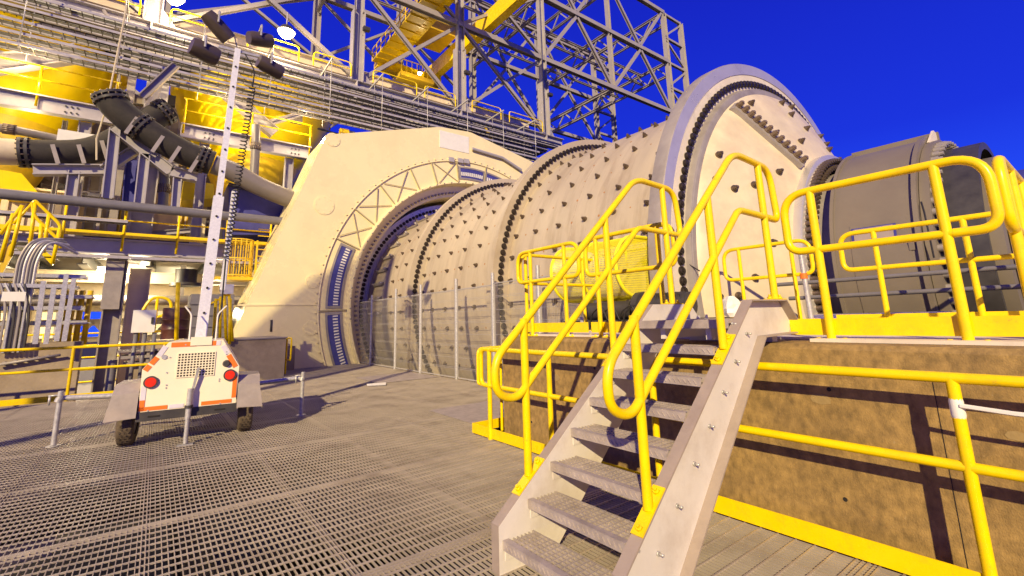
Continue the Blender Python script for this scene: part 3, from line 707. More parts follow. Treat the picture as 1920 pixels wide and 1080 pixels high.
# reflective strips on the front panel
yf=-.224
def strip(x0,z0,x1,z1,wd,mt): N().bar((x0,yf,z0),(x1,yf,z1),wd,.006,(0,-1,0)).build('reflector_strip',mt,body)
strip(-.30,1.455,.02,1.455,.07,ORG); strip(.22,1.455,.28,1.455,.07,ORG); strip(.28,1.455,.34,1.455,.07,SILV)
strip(-.365,1.44,-.44,1.30,.07,SILV); strip(-.455,1.28,-.52,1.19,.07,ORG); strip(-.535,1.17,-.585,1.10,.07,ORG)
strip(.37,1.41,.45,1.28,.07,SILV); strip(.46,1.26,.57,1.07,.07,ORG)
strip(-.575,.53,-.575,.68,.06,ORG); strip(-.575,.68,-.575,.88,.06,SILV); strip(-.61,.555,-.27,.555,.055,ORG); strip(-.25,.555,-.07,.555,.055,SILV); strip(.15,.555,.55,.555,.055,ORG)
strip(.575,.60,.575,.93,.06,ORG)
# vent grille: dark recess with lattice
N().box((-.20,-.2235,.97),(.28,-.2215,1.32)).build('vent_recess',VOID,body)
m=N()
for k in range(13): x=-.20+k*.04; m.box((x-.007,-.232,.97),(x+.007,-.224,1.32))
for k in range(10): z=.97+k*.0389; m.box((-.205,-.2335,z-.007),(.285,-.2245,z+.007))
m.build('vent_grille',TRAILP,body)
for x,z in ((-.50,.93),(.50,.95)):
    tl_=N().tube([(x,-.222,z),(x,-.255,z)],.068,24).build('tail_light',RED,tr)
    N().lathe([(.088,-.222),(.088,-.25),(.068,-.25)],c=(x,0,z),n=24).build('bezel',DARK,tl_)
N().tube([(.44,-.222,1.13),(.44,-.27,1.13)],[.055,.04],18).build('exhaust_port',DARK,tr)
N().bar((.03,-.27,.78),(.08,-.30,1.10),.035,.03,(0,-1,0)).build('latch_lever',GALV,tr)
m=N()
for (x,z) in ((-.34,1.27),(-.3,1.27),(-.32,1.05),(-.31,.87),(-.31,.83),(.43,1.27),(.43,1.31),(.36,.9),(.36,.87),(-.5,.53),(0,.53),(.4,.53),(-.12,1.45),(.15,1.45)): m.tube([(x,-.222,z),(x,-.23,z)],.011,8)
m.tube([(-.37,-.222,1.28),(-.37,-.23,1.28)],.035,12); each(m,'rivet',GALV,body,1)
# mast plate, front jack
N().box((-.06,-.24,1.43),(.22,-.215,1.56)).build('mast_plate',TRAILP,tr)
jk=N().tube([(-.0,-.30,.02),(.0,-.30,.40)],.030,12).tube([(0,-.30,.36),(0,-.30,.80)],.038,12).build('jack',GALV,tr)
N().box((-.10,-.36,.0),(.10,-.24,.012)).build('jack_foot',GALV,jk); N().tube([(0,-.30,.52),(0,-.30,.56)],.055,10).build('jack_collar',DARK,jk)
# wheels and fenders
for sx in (-1,1):
    cx=sx*.77; wh=N(); pr=[(.20,-.095),(.29,-.105),(.325,-.095),(.345,-.07),(.35,0),(.345,.07),(.325,.095),(.29,.105),(.20,.095)]
    wh.lathe([(r*1.0,t) for r,t in pr],axis='x',c=(cx,.28,.345),n=48)
    for off in (-.055,-.018,.018,.055): pass
    wo=empty('wheel','',''); del wo['label']; del wo['category']; wo.parent=tr
    wh.build('tyre',TYRE,wo)
    g=N()
    for off in (-.05,0,.05):
        for k in range(44):
            a=2*math.pi*k/44; a2=a+.06; rr2=.352
            o1=off+(.012 if k%2 else -.012)
            g.bar((cx+o1-.018,.28+rr2*math.cos(a),.345+rr2*math.sin(a)),(cx+o1+.018,.28+rr2*math.cos(a2),.345+rr2*math.sin(a2)),.028,.008,(0,math.cos(a),math.sin(a)))
    g.build('tread_blocks',TYRE,wo)
    N().lathe([(.02,-.05),(.12,-.06),(.19,-.08),(.2,.08),(.12,.05),(.02,.05)],axis='x',c=(cx,.28,.345),n=32).build('rim',LIP,wo)
    # fender: bent sheet with thickness
    f=N(); prf=[(-.28,.46),(-.22,.80),(-.06,.93),(.55,.94),(.72,.80),(.80,.45)]
    x0=sx*.625; x1=sx*1.0; xt=lambda z:sx*(.985 if z<.6 else .93)
    for i in range(5):
        (y1,z1),(y2,z2)=prf[i],prf[i+1]
        f.add([(x0,y1,z1),(xt(z1),y1,z1-.02),(xt(z2),y2,z2-.02),(x0,y2,z2),(x0,y1,z1-.012),(xt(z1),y1,z1-.032),(xt(z2),y2,z2-.032),(x0,y2,z2-.012)],[(0,1,2,3),(7,6,5,4),(0,1,5,4),(3,2,6,7)])
    f.add([(xt(z),y,z-.02) for y,z in prf]+[(xt(z)*1.005,y,z-.10) for y,z in prf[::-1]],[tuple(range(12))])
    f.build('fender',FEND,tr)
# outriggers
def outr(x,y,xin):
    g=N().tube([(xin,y,.63),(x,y,.69)],.04,12).build('outrigger_beam',GALV,tr)
    l=N().tube([(x-.0,y-.05,.02),(x,y-.05,.80)],.035,12).build('outrigger_leg',GALV,tr)
    N().tube([(x,y-.05,0),(x,y-.05,.015)],.09,14).build('foot',GALV,l)
    N().tube([(x-.12,y-.05,.74),(x-.12,y-.05,.6)],.015,6).build('crank',GALV,l); N().tube([(x-.14,y-.05,.74),(x,y-.05,.74)],.012,6).build('crank_arm',GALV,l)
    N().tube([(x-.02,y-.05,.64),(x+.0,y-.05,.70)],.05,12).build('sleeve',GALV,l)
outr(-1.72,.95,-.5); outr(1.73,1.05,.5)
# mast
ms_=[]
mb=T((.10,.55,1.4)); mtop=V((.80,9.8,7.08)); mbase=V((.63,9.72,1.45))
dm=(mtop-mbase).normalized()
m=M(); m.bar(mbase,mbase+dm*2.6,.16,.14,(0,1,0)); m1=m.build('mast_section',MAST,tr)
m=M(); m.bar(mbase+dm*2.6,mtop,.10,.10,(0,1,0)); m.build('mast_section',MAST,tr)
m=M(); q=V((.24,.06,0)); m.bar(mbase+q+dm*.9,mbase+q+dm*2.75,.085,.09,(0,1,0)); m.build('mast_section',MAST,tr)
m=M()
for k in range(12): 
    c=mbase+dm*(.5+k*.43)+V((.0,-.085 if k<5 else -.06,0)); m.tube([c,c+V((0,-.004,0))],.02,10)
each(m,'mast_hole',VOID,tr,1)
m=M()
for sx in (-.17,.2):
    b=mbase+V((sx,-.3,.05)); m.tube(arcpath([b+V((0,0,0)),b+V((0,0,.42)),b+V((sx*.6,0,.56))],.05),.012,6)
each(m,'guy_hook',WHT,tr,1)
# coil cable
m=M(); pts=[]; top=V((1.10,9.75,6.35)); bot=V((.90,9.7,2.9)); turns=46
for i in range(turns*8+1):
    t=i/(turns*8); c=top.lerp(bot,t); a=t*turns*2*math.pi; pts.append(c+V((.055*math.cos(a),.055*math.sin(a),0)))
m.tube(pts,.011,5); m.tube(arcpath([top,top+V((.02,0,.35)),mtop+V((.1,0,0))],.1),.013,6); m.tube(arcpath([bot,bot+V((0,0,-.9)),T((.2,.6,1.5))],.1),.013,6); m.build('coiled_cable',COIL,tr)
# crossbar and floodlights
cbp=[onY(9.8,388,72),onY(9.8,505,98)]
M().bar(mtop+V((-.32,0,-.05)),mtop+V((.42,0,-.02)),.05,.05).build('crossbar',GALV,tr)
def flood(px,py,ang,tilt,ln=.55,r=.19):
    ln*=.88; r*=.9
    c=onY(9.75,px,py); g=empty('floodlight','',''); del g['label']; del g['category']; g.parent=tr
    a=R_(ang); d=V((math.cos(a),.25,math.sin(a))).normalized()
    M().tube([c-d*ln/2,c-d*ln*.3,c+d*ln*.35,c+d*ln/2],[r*.86,r,r,r*.93],24).build('lamp_shade',LHEAD,g)
    M().tube([c+d*ln*.5,c+d*(ln*.5+.012)],r*.9,24).build('lens',mat('dull_lens',(.25,.22,.2),.2),g)
    s=d.cross(V((0,1,0))).normalized()
    M().tube(arcpath([c+V((0,-r-.02,0)),c+V((0,-r-.03,.24)),c+V((0,.2,.26)),c+V((0,r+.02,0))],.05),.018,6).build('yoke',GALV,g)
flood(383,97,-8,0,.50,.20); flood(408,50,-38,0,.6,.17); flood(487,74,18,0,.50,.16); flood(506,126,-12,0,.52,.17)
M().tube([mtop+V((0,0,0)),mtop+V((-.1,0,.35))],.012,6).build('aerial',GALV,tr)
# ================================================================ CRANE FRAME
fg='girders and columns of the crane frame'
def xbeam(name,label,x0,x1,y,z,dep,wd,mt=STRW,cat='steel beam',group=fg,plates=True):
    g=empty(name,label,cat,(x0,y,z),group)
    M().ibeam((x0,y,z-dep/2),(x1,y,z-dep/2),dep,wd,.05).build('beam',mt,g)
    return g
CX=(-1.5,8.65,16.2,24.4)
g1=xbeam('girder','long grey main girder sloping across the photo under the crane columns',-14,26.3,27,16.62,.95,.5,GREY)
m=M()
for xc in (-8.5,-4.6,-1.5,3.2,5.0,8.65,12,14,16.2,22.6,24.4):
    for sx in (-.45,.45) if xc in (-1.5,8.65,16.2,24.4) else (0,):
        for i in range(3):
            for j in range(2): c=V((xc+sx*1.6-.15+i*.15,26.97,16.0+j*.22)); m.tube([c,c+V((0,-.03,0))],.035,6)
each(m,'splice_bolt',DARK,g1,1)
m=M()
for xc in CX: m.box((xc-.04,26.75,15.72),(xc+.04,26.98,16.56)); m.prism([(xc+.3,26.9,16.63),(xc+1.0,26.9,16.63),(xc+.3,26.9,17.6)],(0,.05,0))
each(m,'gusset',GREY,g1,1)
labs=['grey crane column at far left behind the bright lamp','wide grey crane column above the left part of the girder','grey crane column beside the yellow crane beam','grey crane column standing at the right end of the girder']
for i,xc in enumerate(CX):
    g=empty('crane_column',labs[i],'column',(xc,27,16.6),fg)
    M().ibeam((xc,27,16.63),(xc,27,21.5),.75,.62,.05,(1,0,0)).build('lower_shaft',GREY,g)
    M().ibeam((xc+.05,27,21.5),(xc+.05,27,40),.5,.5,.05,(1,0,0)).build('upper_shaft',GREY,g)
    m=M(); c=V((xc+.42,26.6,20.2 if i%2 else 19.6)); m.box(c-V((.22,.14,.12)),c+V((.2,.14,.12))); m.bar(c+V((0,.1,-.1)),c+V((-.1,.4,-.3)),.05,.05); m.build('flood_fitting',DARK,g)
    if i: M().tube([(xc-.35,26.6,16.7),(xc-.35,26.6,40)],.035,6).build('conduit',DPIPE,g)
def member(p,q,d=.3,w_=.28,kind='i'):
    return (p,q,d,w_)
def truss(name,label,mem,mt=STRW,lattice=None,parts=True):
    g=empty(name,label,'truss',mem[0][0],fg)
    for (p,q,d,w_) in mem: M().ibeam(p,q,d,w_,.035,(0,1,0) if abs(V(q).x-V(p).x)>.5 else (1,0,0)).build('member',mt,g)
    return g
Z1,Z2,Z3=23.6,29.7,35.95
for Yr,lab in ((27,'near'),(38,'far')):
    mem=[]
    zb=16.6
    mem+=[((-14,Yr,Z1),(43.4,Yr,Z1),.42,.4),((-14,Yr,Z2),(43.5,Yr,Z2),.5,.4),((16,Yr,Z3),(43.5,Yr,Z3),.45,.4)]
    xs=[-11.5,-1.5,8.65,16.2,24.4]
    for a,b in zip(xs[:-1],xs[1:]):
        mem+=[((a+.3,Yr-.05,Z1-.3),(b-.3,Yr-.05,zb+.3),.26,.24),((a+.3,Yr+.25,zb+.3),(b-.3,Yr+.25,Z1-.3),.26,.24)]
        mem+=[((a+.3,Yr-.05,Z2-.3),(b-.3,Yr-.05,Z1+.3),.24,.22),((a+.3,Yr+.22,Z1+.3),(b-.3,Yr+.22,Z2-.3),.24,.22)]
    mem+=[((24.6,Yr,Z1+.2),(28.97,Yr,Z2-.2),.3,.28),((28.97,Yr,Z2-.2),(33.4,Yr,Z1+.2),.3,.28),((33.8,Yr,Z1+.2),(38.5,Yr,Z2-.2),.3,.28),((38.5,Yr,Z2-.2),(43.2,Yr,Z1+.2),.3,.28)]
    mem+=[((24.6,Yr,Z3),(28.97,Yr,Z2+.2),.28,.26),((28.97,Yr,Z2+.2),(33.4,Yr,Z3),.28,.26),((33.8,Yr,Z3),(38.5,Yr,Z2+.2),.28,.26),((38.5,Yr,Z2+.2),(43.2,Yr,Z3),.28,.26)]
    mem+=[((33.6,Yr,Z1),(33.6,Yr,Z3),.4,.36)]
    truss('wall_truss','grey braced steel truss in the %s wall of the crane frame'%lab,mem)
    # laced end tower
    zb=Z1 if Yr==27 else 16
    mem=[((43.5,Yr,zb),(43.5,Yr,Z3),.55,.45),((46.9,Yr,zb-(.0)),(46.9,Yr,Z3),.55,.45)]
    z=zb; k=0
    while z<Z3-1:
        mem+=[((43.5,Yr,z+3),(46.9,Yr,z+3),.3,.25),((43.5,Yr,z+.2) if k%2 else (43.5,Yr,z+2.8),(46.9,Yr,z+2.8) if k%2 else (46.9,Yr,z+.2),.2,.2)]; z+=3.08; k+=1
    truss('end_tower','laced steel tower at the right end of the %s crane truss'%lab,mem)
for i,xc in enumerate(CX):
    g=empty('crane_column',['far row crane column at the left','far row crane column behind the bright lamp','far row crane column behind the yellow crane','far row crane column right of the yellow crane'][i],'column',(xc,38,10),fg)
    M().ibeam((xc,38,8),(xc,38,36),.6,.5,.05,(1,0,0)).build('shaft',STRW,g)
# cross trusses along Y with lattice webs
xl=[8.65,16.2,24.4,33.6,43.5]
for i,xc in enumerate(xl):
    g=empty('roof_truss','%s latticed cross truss of the crane frame counted from the left'%['first','second','third','fourth','fifth','sixth','seventh','last'][i],'truss',(xc,27,Z2),fg)
    for (za,zc) in ((Z2,Z2-1.6),)+(((Z1,Z1-1.4),) if i==3 else ())+(((Z3,Z3-1.6),) if i>2 else ()):
        m=M(); m.ibeam((xc,27.2,za),(xc,37.8,za),.3,.28,.035); m.ibeam((xc,27.2,zc),(xc,37.8,zc),.26,.24,.035); m.build('chord',STRW,g)
        m=M(); n=8
        for k in range(n):
            y0=27.2+10.6*k/n;y1=27.2+10.6*(k+1)/n
            m.bar((xc,y0,za if k%2 else zc),(xc,y1,zc if k%2 else za),.12,.12)
        m.build('lacing',STRW,g)
for i,(yy,zz) in enumerate(((30.6,Z2),(34.3,Z2))):
    g=empty('purlin_truss','%s long lattice purlin between the crane trusses'%['near','far','upper near','upper far','lowest'][i],'truss',(8,yy,zz),fg)
    x0=8.65 if i<2 else 24.4; x1=43.5
    if i==4: x0=33.6
    m=M(); m.ibeam((x0,yy,zz),(x1,yy,zz),.26,.22,.03); m.ibeam((x0,yy,zz-1.2),(x1,yy,zz-1.2),.22,.2,.03); m.build('chord',STRW,g)
    m=M(); x=x0;k=0
    while x<x1-.9: m.bar((x,yy,zz if k%2 else zz-1.2),(x+1.25,yy,zz-1.2 if k%2 else zz),.09,.09); x+=1.25;k+=1
    m.build('lacing',STRW,g)
# overhead crane
cr=empty('overhead_crane','yellow twin girder overhead crane with railed walkway high in the frame','overhead crane',(17,32,25))
M().box((18.9,20,24.6),(19.6,39,26.0)).build('girder',YEL,cr)
M().box((14.55,20,24.6),(15.25,37,25.9)).build('girder',YEL,cr)
M().box((13.2,21,24.5),(14.5,37,24.62)).build('walkway',YELD,cr)
m=M()
for y in [21+k*1.0 for k in range(17)]: m.bar((13.2,y,24.5),(13.2,y,25.7),.06,.06)
for z in (25.1,25.7): m.bar((13.2,21,z),(13.2,37,z),.06,.06)
for k in range(16): m.box((13.2,21+k,24.40),(15,21.06+k,24.5))
m.build('walkway_rail',YEL,cr)
M().box((13.6,36.8,24.1),(20.0,37.6,25.0)).build('end_carriage',YEL,cr)
m=M(); m.box((15.6,31.5,25.9),(18.6,34.5,27.2)); m.tube([(15.8,33,27.3),(18.3,33,27.3)],.5,14); m.build('hoist_trolley',YELD,cr)
m=M(); m.box((15,34.8,22.8),(18.2,36.6,23.2)); 
for k in range(7): m.bar((15+k*.5,34.8,23.2),(15+k*.5,34.8,24.3),.05,.05)
m.bar((15,34.8,24.3),(18.2,34.8,24.3),.06,.06); m.build('service_platform',YELD,cr)
# lit pale eaves beams behind girder
g=empty('eaves_girder','pale lamp lit double girder just above the main girder','steel beam',(0,31,19),fg)
for z,d in ((19.3,.7),(18.2,.5)):
    M().ibeam((-14,31,z),(26,31,z),d,.5,.05).build('beam',BEIGE,g)
M().box((-14,31.3,16.6),(25.5,33.5,17.0)).build('deck_plate',BEIGE,g)
m=M()
for k in range(20): m.bar((-13.5+k*2,31,18.2),(-12.5+k*2,31,19.3),.1,.1)
each(m,'lacing',BEIGE,g)
# walkway hoops on girder
g=empty('walkway_rail','low yellow hoop rails along the top of the main girder','guardrail',(0,27.3,16.7),'far guardrails')
for x0,x1 in ((-12,-9),(-8.4,-5),(-4.2,-2.0),(-.8,1.6),(2.6,5.2),(6,8.2),(9.6,12.6),(13.2,15.6),(17,19.6),(20.4,23.8)):
    m=M(); m.tube(arcpath([(x0,26.6,16.65),(x0,26.6,17.55),(x1,26.6,17.55),(x1,26.6,16.65)],.25),.04,6); m.tube([(x0,26.6,17.1),(x1,26.6,17.1)],.03,6)
    m.build('hoop',YEL,g)
# ================================================================ CABLE TRAYS AND GIRDER PIPES
def tray(label,y,z,x0,x1,wd=.62):
    g=empty('cable_tray',label,'cable tray',(x0,y,z),'cable trays under the girder')
    m=M(); 
    for s_ in (-wd/2,wd/2): m.box((x0,y+s_-.015,z-.05),(x1,y+s_+.015,z+.06))
    m.build('side_rail',TRAYM,g)
    m=M(); x=x0+.1
    while x<x1: m.box((x,y-wd/2,z-.03),(x+.03,y+wd/2,z-.01)); x+=.362
    each(m,'rung',DARK,g,1)
    m=M()
    for k in range(2): m.tube([(x0,y+.05+k*.13,z+.03),(x1,y+.05+k*.13,z+.03)],.035,5)
    each(m,'cable',DARK,g,1)
for i,(y,z) in enumerate(((25.3,15.2),(25.1,14.5),(24.8,13.75),(24.6,13.15),(24.5,12.65),(26.5,15.0))):
    tray('%s cable tray hanging under the long grey girder'%['topmost front','second front','third front','fourth front','lowest front','upper rear','lower rear'][i],y,z,-14,21.5 if i<5 else 24)
g=empty('tray_hangers','thin hanger rods carrying the stacked cable trays','hanger rods',(0,25,13))
for k in range(12):
    x=-11+k*2.9; m=M()
    for y in (24.2,25.5): m.tube([(x,y,12.5),(x,y,16)],.02,5)
    m.box((x-.03,24.1,15.95),(x+.03,27,16.05)); m.build('hanger',GALV,g)
m=M()
for y,z,r in ((25.9,15.55,.09),(26.2,15.5,.06),(25.7,15.4,.05),(27.6,15.6,.14)): m.tube([(-14,y,z),(25,y,z)],r,8)
tag(m.build('service_pipes',DPIPE),'dark service pipes tucked below the main girder above the trays','pipes')
m=M(); m.box((-14,27.4,15.75),(25,30.8,15.85))
for k in range(16): m.box((-13+k*2.5,27.2,15.3),(-12.8+k*2.5,30.6,15.74))
tag(m.build('walkway_floor',DARK),'dark underside of the walkway behind the main girder','walkway')
# ================================================================ TANKS
def tankthing(label,cx,cy,R,z0,z1):
    g=empty('yellow_tank',label,'tank',(cx,cy,z0),'big yellow tanks')
    m=M(); m.lathe([(R-1.7,z0),(R-1.15,z0+.9),(R-.45,z0+2.1),(R-.12,z0+3.0),(R,z1-.55),(R+.06,z1-.5),(R+.22,z1-.25),(R+.22,z1-.1),(R+.05,z1)],axis='z',c=(cx,cy,0),n=80); m.lathe([(R+.05,z1),(.1,z1+.5)],axis='z',c=(cx,cy,0),n=80)
    m.build('tank_shell',YELB,g)
    m=M(); m.lathe([(R-1.7,z0),(R*.38,z0-2.6),(R*.4,z0-3.2)],axis='z',c=(cx,cy,0),n=48); each(m,'hopper_cone',YELD,g,1)
    m=M()
    for k in range(24):
        a=2*math.pi*k/24; p=V((cx+(R+.02)*math.cos(a),cy+(R+.02)*math.sin(a),0)); m.bar(p+V((0,0,z1-.6)),p+V((0,0,z1-.1)),.05,.3,(math.cos(a),math.sin(a),0))
    m.build('rim_ribs',YELB,g)
tankthing('left yellow tank cut by the photo edge above the grey walkway beam',-6.9,31.0,4.3,11.2,15.3)
tankthing('right yellow tank behind the mast of the light tower',3.9,31.0,4.25,11.2,15.3)
# tank deck platforms
def deck(label,x0,x1,y,z):
    g=empty('tank_walkway',label,'walkway',(x0,y,z),'walkways around the yellow tanks')
    M().ibeam((x0,y,z-.35),(x1,y,z-.35),.7,.35,.05).build('edge_beam',GREY,g)
    M().box((x0,y+.2,z-.02),(x1,y+1.6,z+.03)).build('deck_plate',LIP,g)
    m=M(); n=int((x1-x0)/2)
    for zt in (z+.65,z+1.25): m.tube([(x0,y-.12,zt),(x1,y-.12,zt)],.035,6)
    m.build('rails',YEL,g)
    x=x0+.1
    while x<=x1: M().tube([(x,y-.12,z-.5),(x,y-.12,z+1.25)],.045,6).build('post',YEL,g); x+=(x1-x0-.2)/n-1e-6
    m=M()
    for k in range(3):
        xx=x0+(x1-x0)*(k+.5)/3
        for i in range(3):
            for j in range(2): c=V((xx+i*.18,y-.03,z-.5+j*.25)); m.tube([c,c+V((0,-.03,0))],.04,6)
    each(m,'splice_bolt',DARK,g,1)
    m=M()
    for xx in (x0+1,x1-1): m.ibeam((xx,y+.3,z-.7),(xx,y+.3,5.2),.4,.3,.04,(1,0,0))
    each(m,'support_leg',GREY,g,3)
deck('grey edged walkway with yellow rail below the left yellow tank',-12,-2.2,25.6,11.25)
deck('grey edged walkway with yellow rail below the right yellow tank',.1,5.9,25.6,11.2)
# braces and cross members in front of tanks
def beamthing(label,p,q,d,w_,mt=GREY,cat='steel beam'):
    o=M().ibeam(p,q,d,w_,.04).build('steel_beam',mt); return tag(o,label,cat,fg)
beamthing('pale grey raking beam across the top of the left yellow tank',onY(25.8,-40,126),onY(25.8,148,100),.7,.5)
beamthing('pale grey raking brace across the right yellow tank',onY(26.2,425,175),onY(26.2,515,250),.6,.45)
beamthing('thin brace running up to the rim of the right yellow tank',onY(26.3,500,232),onY(26.3,578,210),.25,.25)
beamthing('short sloping channel hung below the trays between the tanks',onY(23.5,267,182),onY(23.5,330,122),.3,.25,LIP)
beamthing('thin strut below the sloping channel between the tanks',onY(24.5,280,225),onY(24.5,303,150),.15,.15,LIP)
g=empty('tank_support_column','lilac grey building column between the two yellow tanks','column',(-1.2,28,5),fg)
M().ibeam((-1.0,28,5.2),(-1.0,28,15.5),.9,.7,.06,(1,0,0)).build('shaft',GREY,g)
m=M(); m.bar((-2.0,27.6,6),(-2.0,27.6,15.5),.3,.3); m.bar((-2.5,27.6,6),(-2.5,27.6,15.5),.12,.12); m.build('ladder_tray',LIP,g)
# ---------------------------------------------------------------- slurry pipes
def flange(m,p,d,r,t=.12): d=V(d).normalized(); p=V(p); m.tube([p-d*t/2,p+d*t/2],r,24)
def pipeline(label,px,Y,dia,mt,flg,name='slurry_pipe',grp='slurry pipes',dy=0):
    P=[onY(Y+dy*i,x,y) for i,(x,y) in enumerate(px)]
    g=empty(name,label,'pipe',P[0],grp)
    # smooth
    Q=[P[0]]
    for i in range(1,len(P)-1):
        a,b,c=P[i-1],P[i],P[i+1]
        for t in (.0,.25,.5,.75,1): Q.append(((a+b)/2)*(1-t)**2+b*2*t*(1-t)+((b+c)/2)*t*t)
    Q.append(P[-1]); M().tube(Q,dia/2,24).build('pipe_barrel',mt,g)
    for k in flg:
        i=int(k*(len(Q)-1)); d=(Q[min(i+1,len(Q)-1)]-Q[max(i-1,0)]).normalized(); f=M()
        flange(f,Q[i],d,dia*.565,.09); flange(f,Q[i]+d*.18,d,dia*.565,.09)
        u=d.orthogonal().normalized(); w2=d.cross(u)
        fo=f.build('flange_pair',DARK if mt is RUB else mt,g)
        b=M()
        for j in range(16):
            a=2*math.pi*j/16; c=Q[i]+(u*math.cos(a)+w2*math.sin(a))*dia*.53; b.tube([c-d*.09,c+d*.27],.03,6)
        b.build('flange_bolts',BOLT,fo)
pipeline('black rubber pipe sloping down in front from the upper left',[(206,180),(214,199),(240,222),(277,247),(310,268),(350,289),(398,306)],22.5,1.02,RUB,(.02,.45,.97))
pipeline('grey painted pipe running from the black pipe to the cream housing',[(400,308),(440,322),(480,348),(560,380)],22.5,.82,PIPE,())
pipeline('black rubber pipe rising to the right behind the front pipe',[(40,286),(100,288),(160,286),(205,271),(248,247),(288,220),(318,205)],24.2,1.02,RUB,(.02,.98))
pipeline('cream pipe stub entering at the left photo edge',[(-60,282),(0,284),(40,286)],24.2,.98,HEADM,())
pipeline('thin grey pipe with a rusty coupling at the left edge',[(-30,236),(10,241),(60,250),(132,266)],25,.33,PIPE,(.35,))
pipeline('long dark level pipe crossing above the lower deck',[(-60,358),(0,363),(260,389),(530,415)],22.2,.36,DPIPE,(),'level_pipe')
pipeline('dark blue downpipe below the black pipe',[(280,292),(303,305),(310,330),(306,370),(304,400)],23.5,.36,DPIPE,(.7,),'downpipe')
pipeline('grey riser pipe in front of the right tank hopper',[(480,235),(480,262),(478,300),(476,330)],25,.4,PIPE,(.4,),'riser_pipe')
o=M(); c=onY(24.8,146,262); o.box(c-V((.6,.1,.28)),c+V((.5,.1,.3))); tag(o.build('instrument_box',WHT),'white box on the end of the thin grey pipe','box')
m=M(); m.tube([onY(23,238,10),onY(23,200,200),onY(23,181,260),onY(23,181,300)],.03,6); tag(m.build('hanging_rope',mat('rope',(.55,.47,.33),.8)),'thin pale rope hanging across the left yellow tank','rope')
# pipe support frame
sf=empty('pipe_support_frame','pale grey gabled steel frame carrying the black pipes','support frame',(-2,23,5.6))
Yf=22.9
def fr_(pts,d=.42,w_=.4,Y=Yf,mt=GREY):
    P=[onY(Y,*p) for p in pts]
    for a,b in zip(P[:-1],P[1:]): M().ibeam(a,b,d,w_,.04,(0,0,1) if abs((b-a).normalized().z)<.85 else (1,0,0)).build('member',mt,sf)
fr_([(214,238),(262,276),(320,322),(370,333)]); fr_([(62,319),(195,319)],.4,.4,23.9); fr_([(195,319),(262,276)],.35,.4,23.4)
fr_([(216,243),(202,372)],.35,.35); fr_([(272,288),(261,385)],.35,.35); fr_([(333,330),(328,395)],.3,.3); fr_([(140,322),(131,385)],.35,.35,23.9)
fr_([(247,300),(240,385)],.4,.35,24.3,DBLUE)
m=M()
for (x,y,Y) in ((247,232,22.0),(296,267,22.0),(328,287,22.0),(365,305,22.0),(104,286,23.6),(153,286,23.6),(196,278,23.6)):
    c=onY(Y,x,y)
    t_=-.12 if y>277 and x<200 else .14
    m.bar(c+V((-t_,0,-.42)),c+V((t_,0,.30)),.13,.03,(0,-1,0))
each(m,'pipe_clip',LIP,sf,1)
# ---------------------------------------------------------------- lower deck (z about 5.2) and what stands on it
ld=empty('lower_deck','grey edge beam and yellow railing of the lower process deck','walkway',(-3,24,5.2))
M().ibeam((-14,24,4.95),(4.6,24,4.95),.62,.35,.05).build('edge_beam',GREY,ld)
M().box((-14,24.2,4.9),(4.6,36,5.0)).build('deck_plate',LIP,ld)
m=M()
for k in range(9): m.ibeam((-13+k*2.1,24.3,4.55),(-13+k*2.1,36,4.55),.6,.3,.04)
each(m,'floor_joist',DARK,ld,3)
M().box((-14,23.7,5.3),(4.4,23.73,5.52)).build('toe_plate',YEL,ld)
m=M(); 
for z in (6.0,6.6): m.tube([(-14,23.72,z),(4.2,23.72,z)],.035,6)
m.build('rails',YEL,ld)
for k in range(11): M().tube([(-13.6+k*1.75,23.7,4.75),(-13.6+k*1.75,23.7,6.6)],.045,6).build('post',YEL,ld)
tray('cable tray slung along the edge of the lower deck',23.4,4.45,-5.5,3.6,.5)
tray('short wide tray above the lower deck rail at the left',22.8,5.75,-9,-1.2,.5)
# machines / boxes on deck
def blk(name,label,cat,a,b,mt,extra=None):
    g=M().box(a,b).build(name,mt); tag(g,label,cat); return g
hb=empty('shaded_wall','sloping wall wedge beside the cream housing, dark blue shade in its colour','chute',(3.5,25,5))
m=M(); P=[onY(23.8,*p) for p in ((428,345),(480,350),(548,378),(560,440),(432,440))]; m.prism(P,(0,3,0)); m.build('shaded_wall_body',DBLUE,hb)  # the wall's blue sky shade is put into this colour
m=M(); m.bar(P[0],P[2],.15,.15); m.build('shaded_wall_edge',DARK,hb)
for i,(x0,x1,z0,z1,y,mt,lb) in enumerate(((-9.5,-6.4,5.0,8.2,28,BEIGE,'beige machine housing at the far left of the lower deck'),(-5.8,-3.4,5.0,7.9,28.5,BEIGE,'cream ribbed casing behind the support frame'),(-.6,1.6,5.0,8.4,28.5,BEIGE,'cream ribbed casing right of the support frame'),(2.2,4.2,5.0,7.2,28,LIP,'grey cabinet beside the blue wall wedge'))):
    g=empty('process_casing',lb,'casing',((x0+x1)/2,y,5))
    M().box((x0,y,z0),(x1,y+2.5,z1)).build('shell',mt,g)
    m=M(); x=x0+.2
    while x<x1: m.box((x,y-.08,z0+.1),(x+.07,y-.002,z1-.1)); x+=.55
    m.box((x0-.05,y-.1,z1),(x1+.05,y+2.6,z1+.1)); m.build('ribs',mt,g)
# sloping chutes under tanks
for i,(a,b,c,lb) in enumerate((((0,318),(40,325),(75,365),'yellow feed chute below the left tank'),((345,335),(400,345),(402,372),'yellow feed chute below the right tank'))):
    P=[onY(26.5,*q) for q in (a,b,c)]+[onY(26.5,a[0]-5,a[1]+40)]
    g=M().prism(P,(0,2,0)).build('feed_chute',YELB); tag(g,lb,'chute')
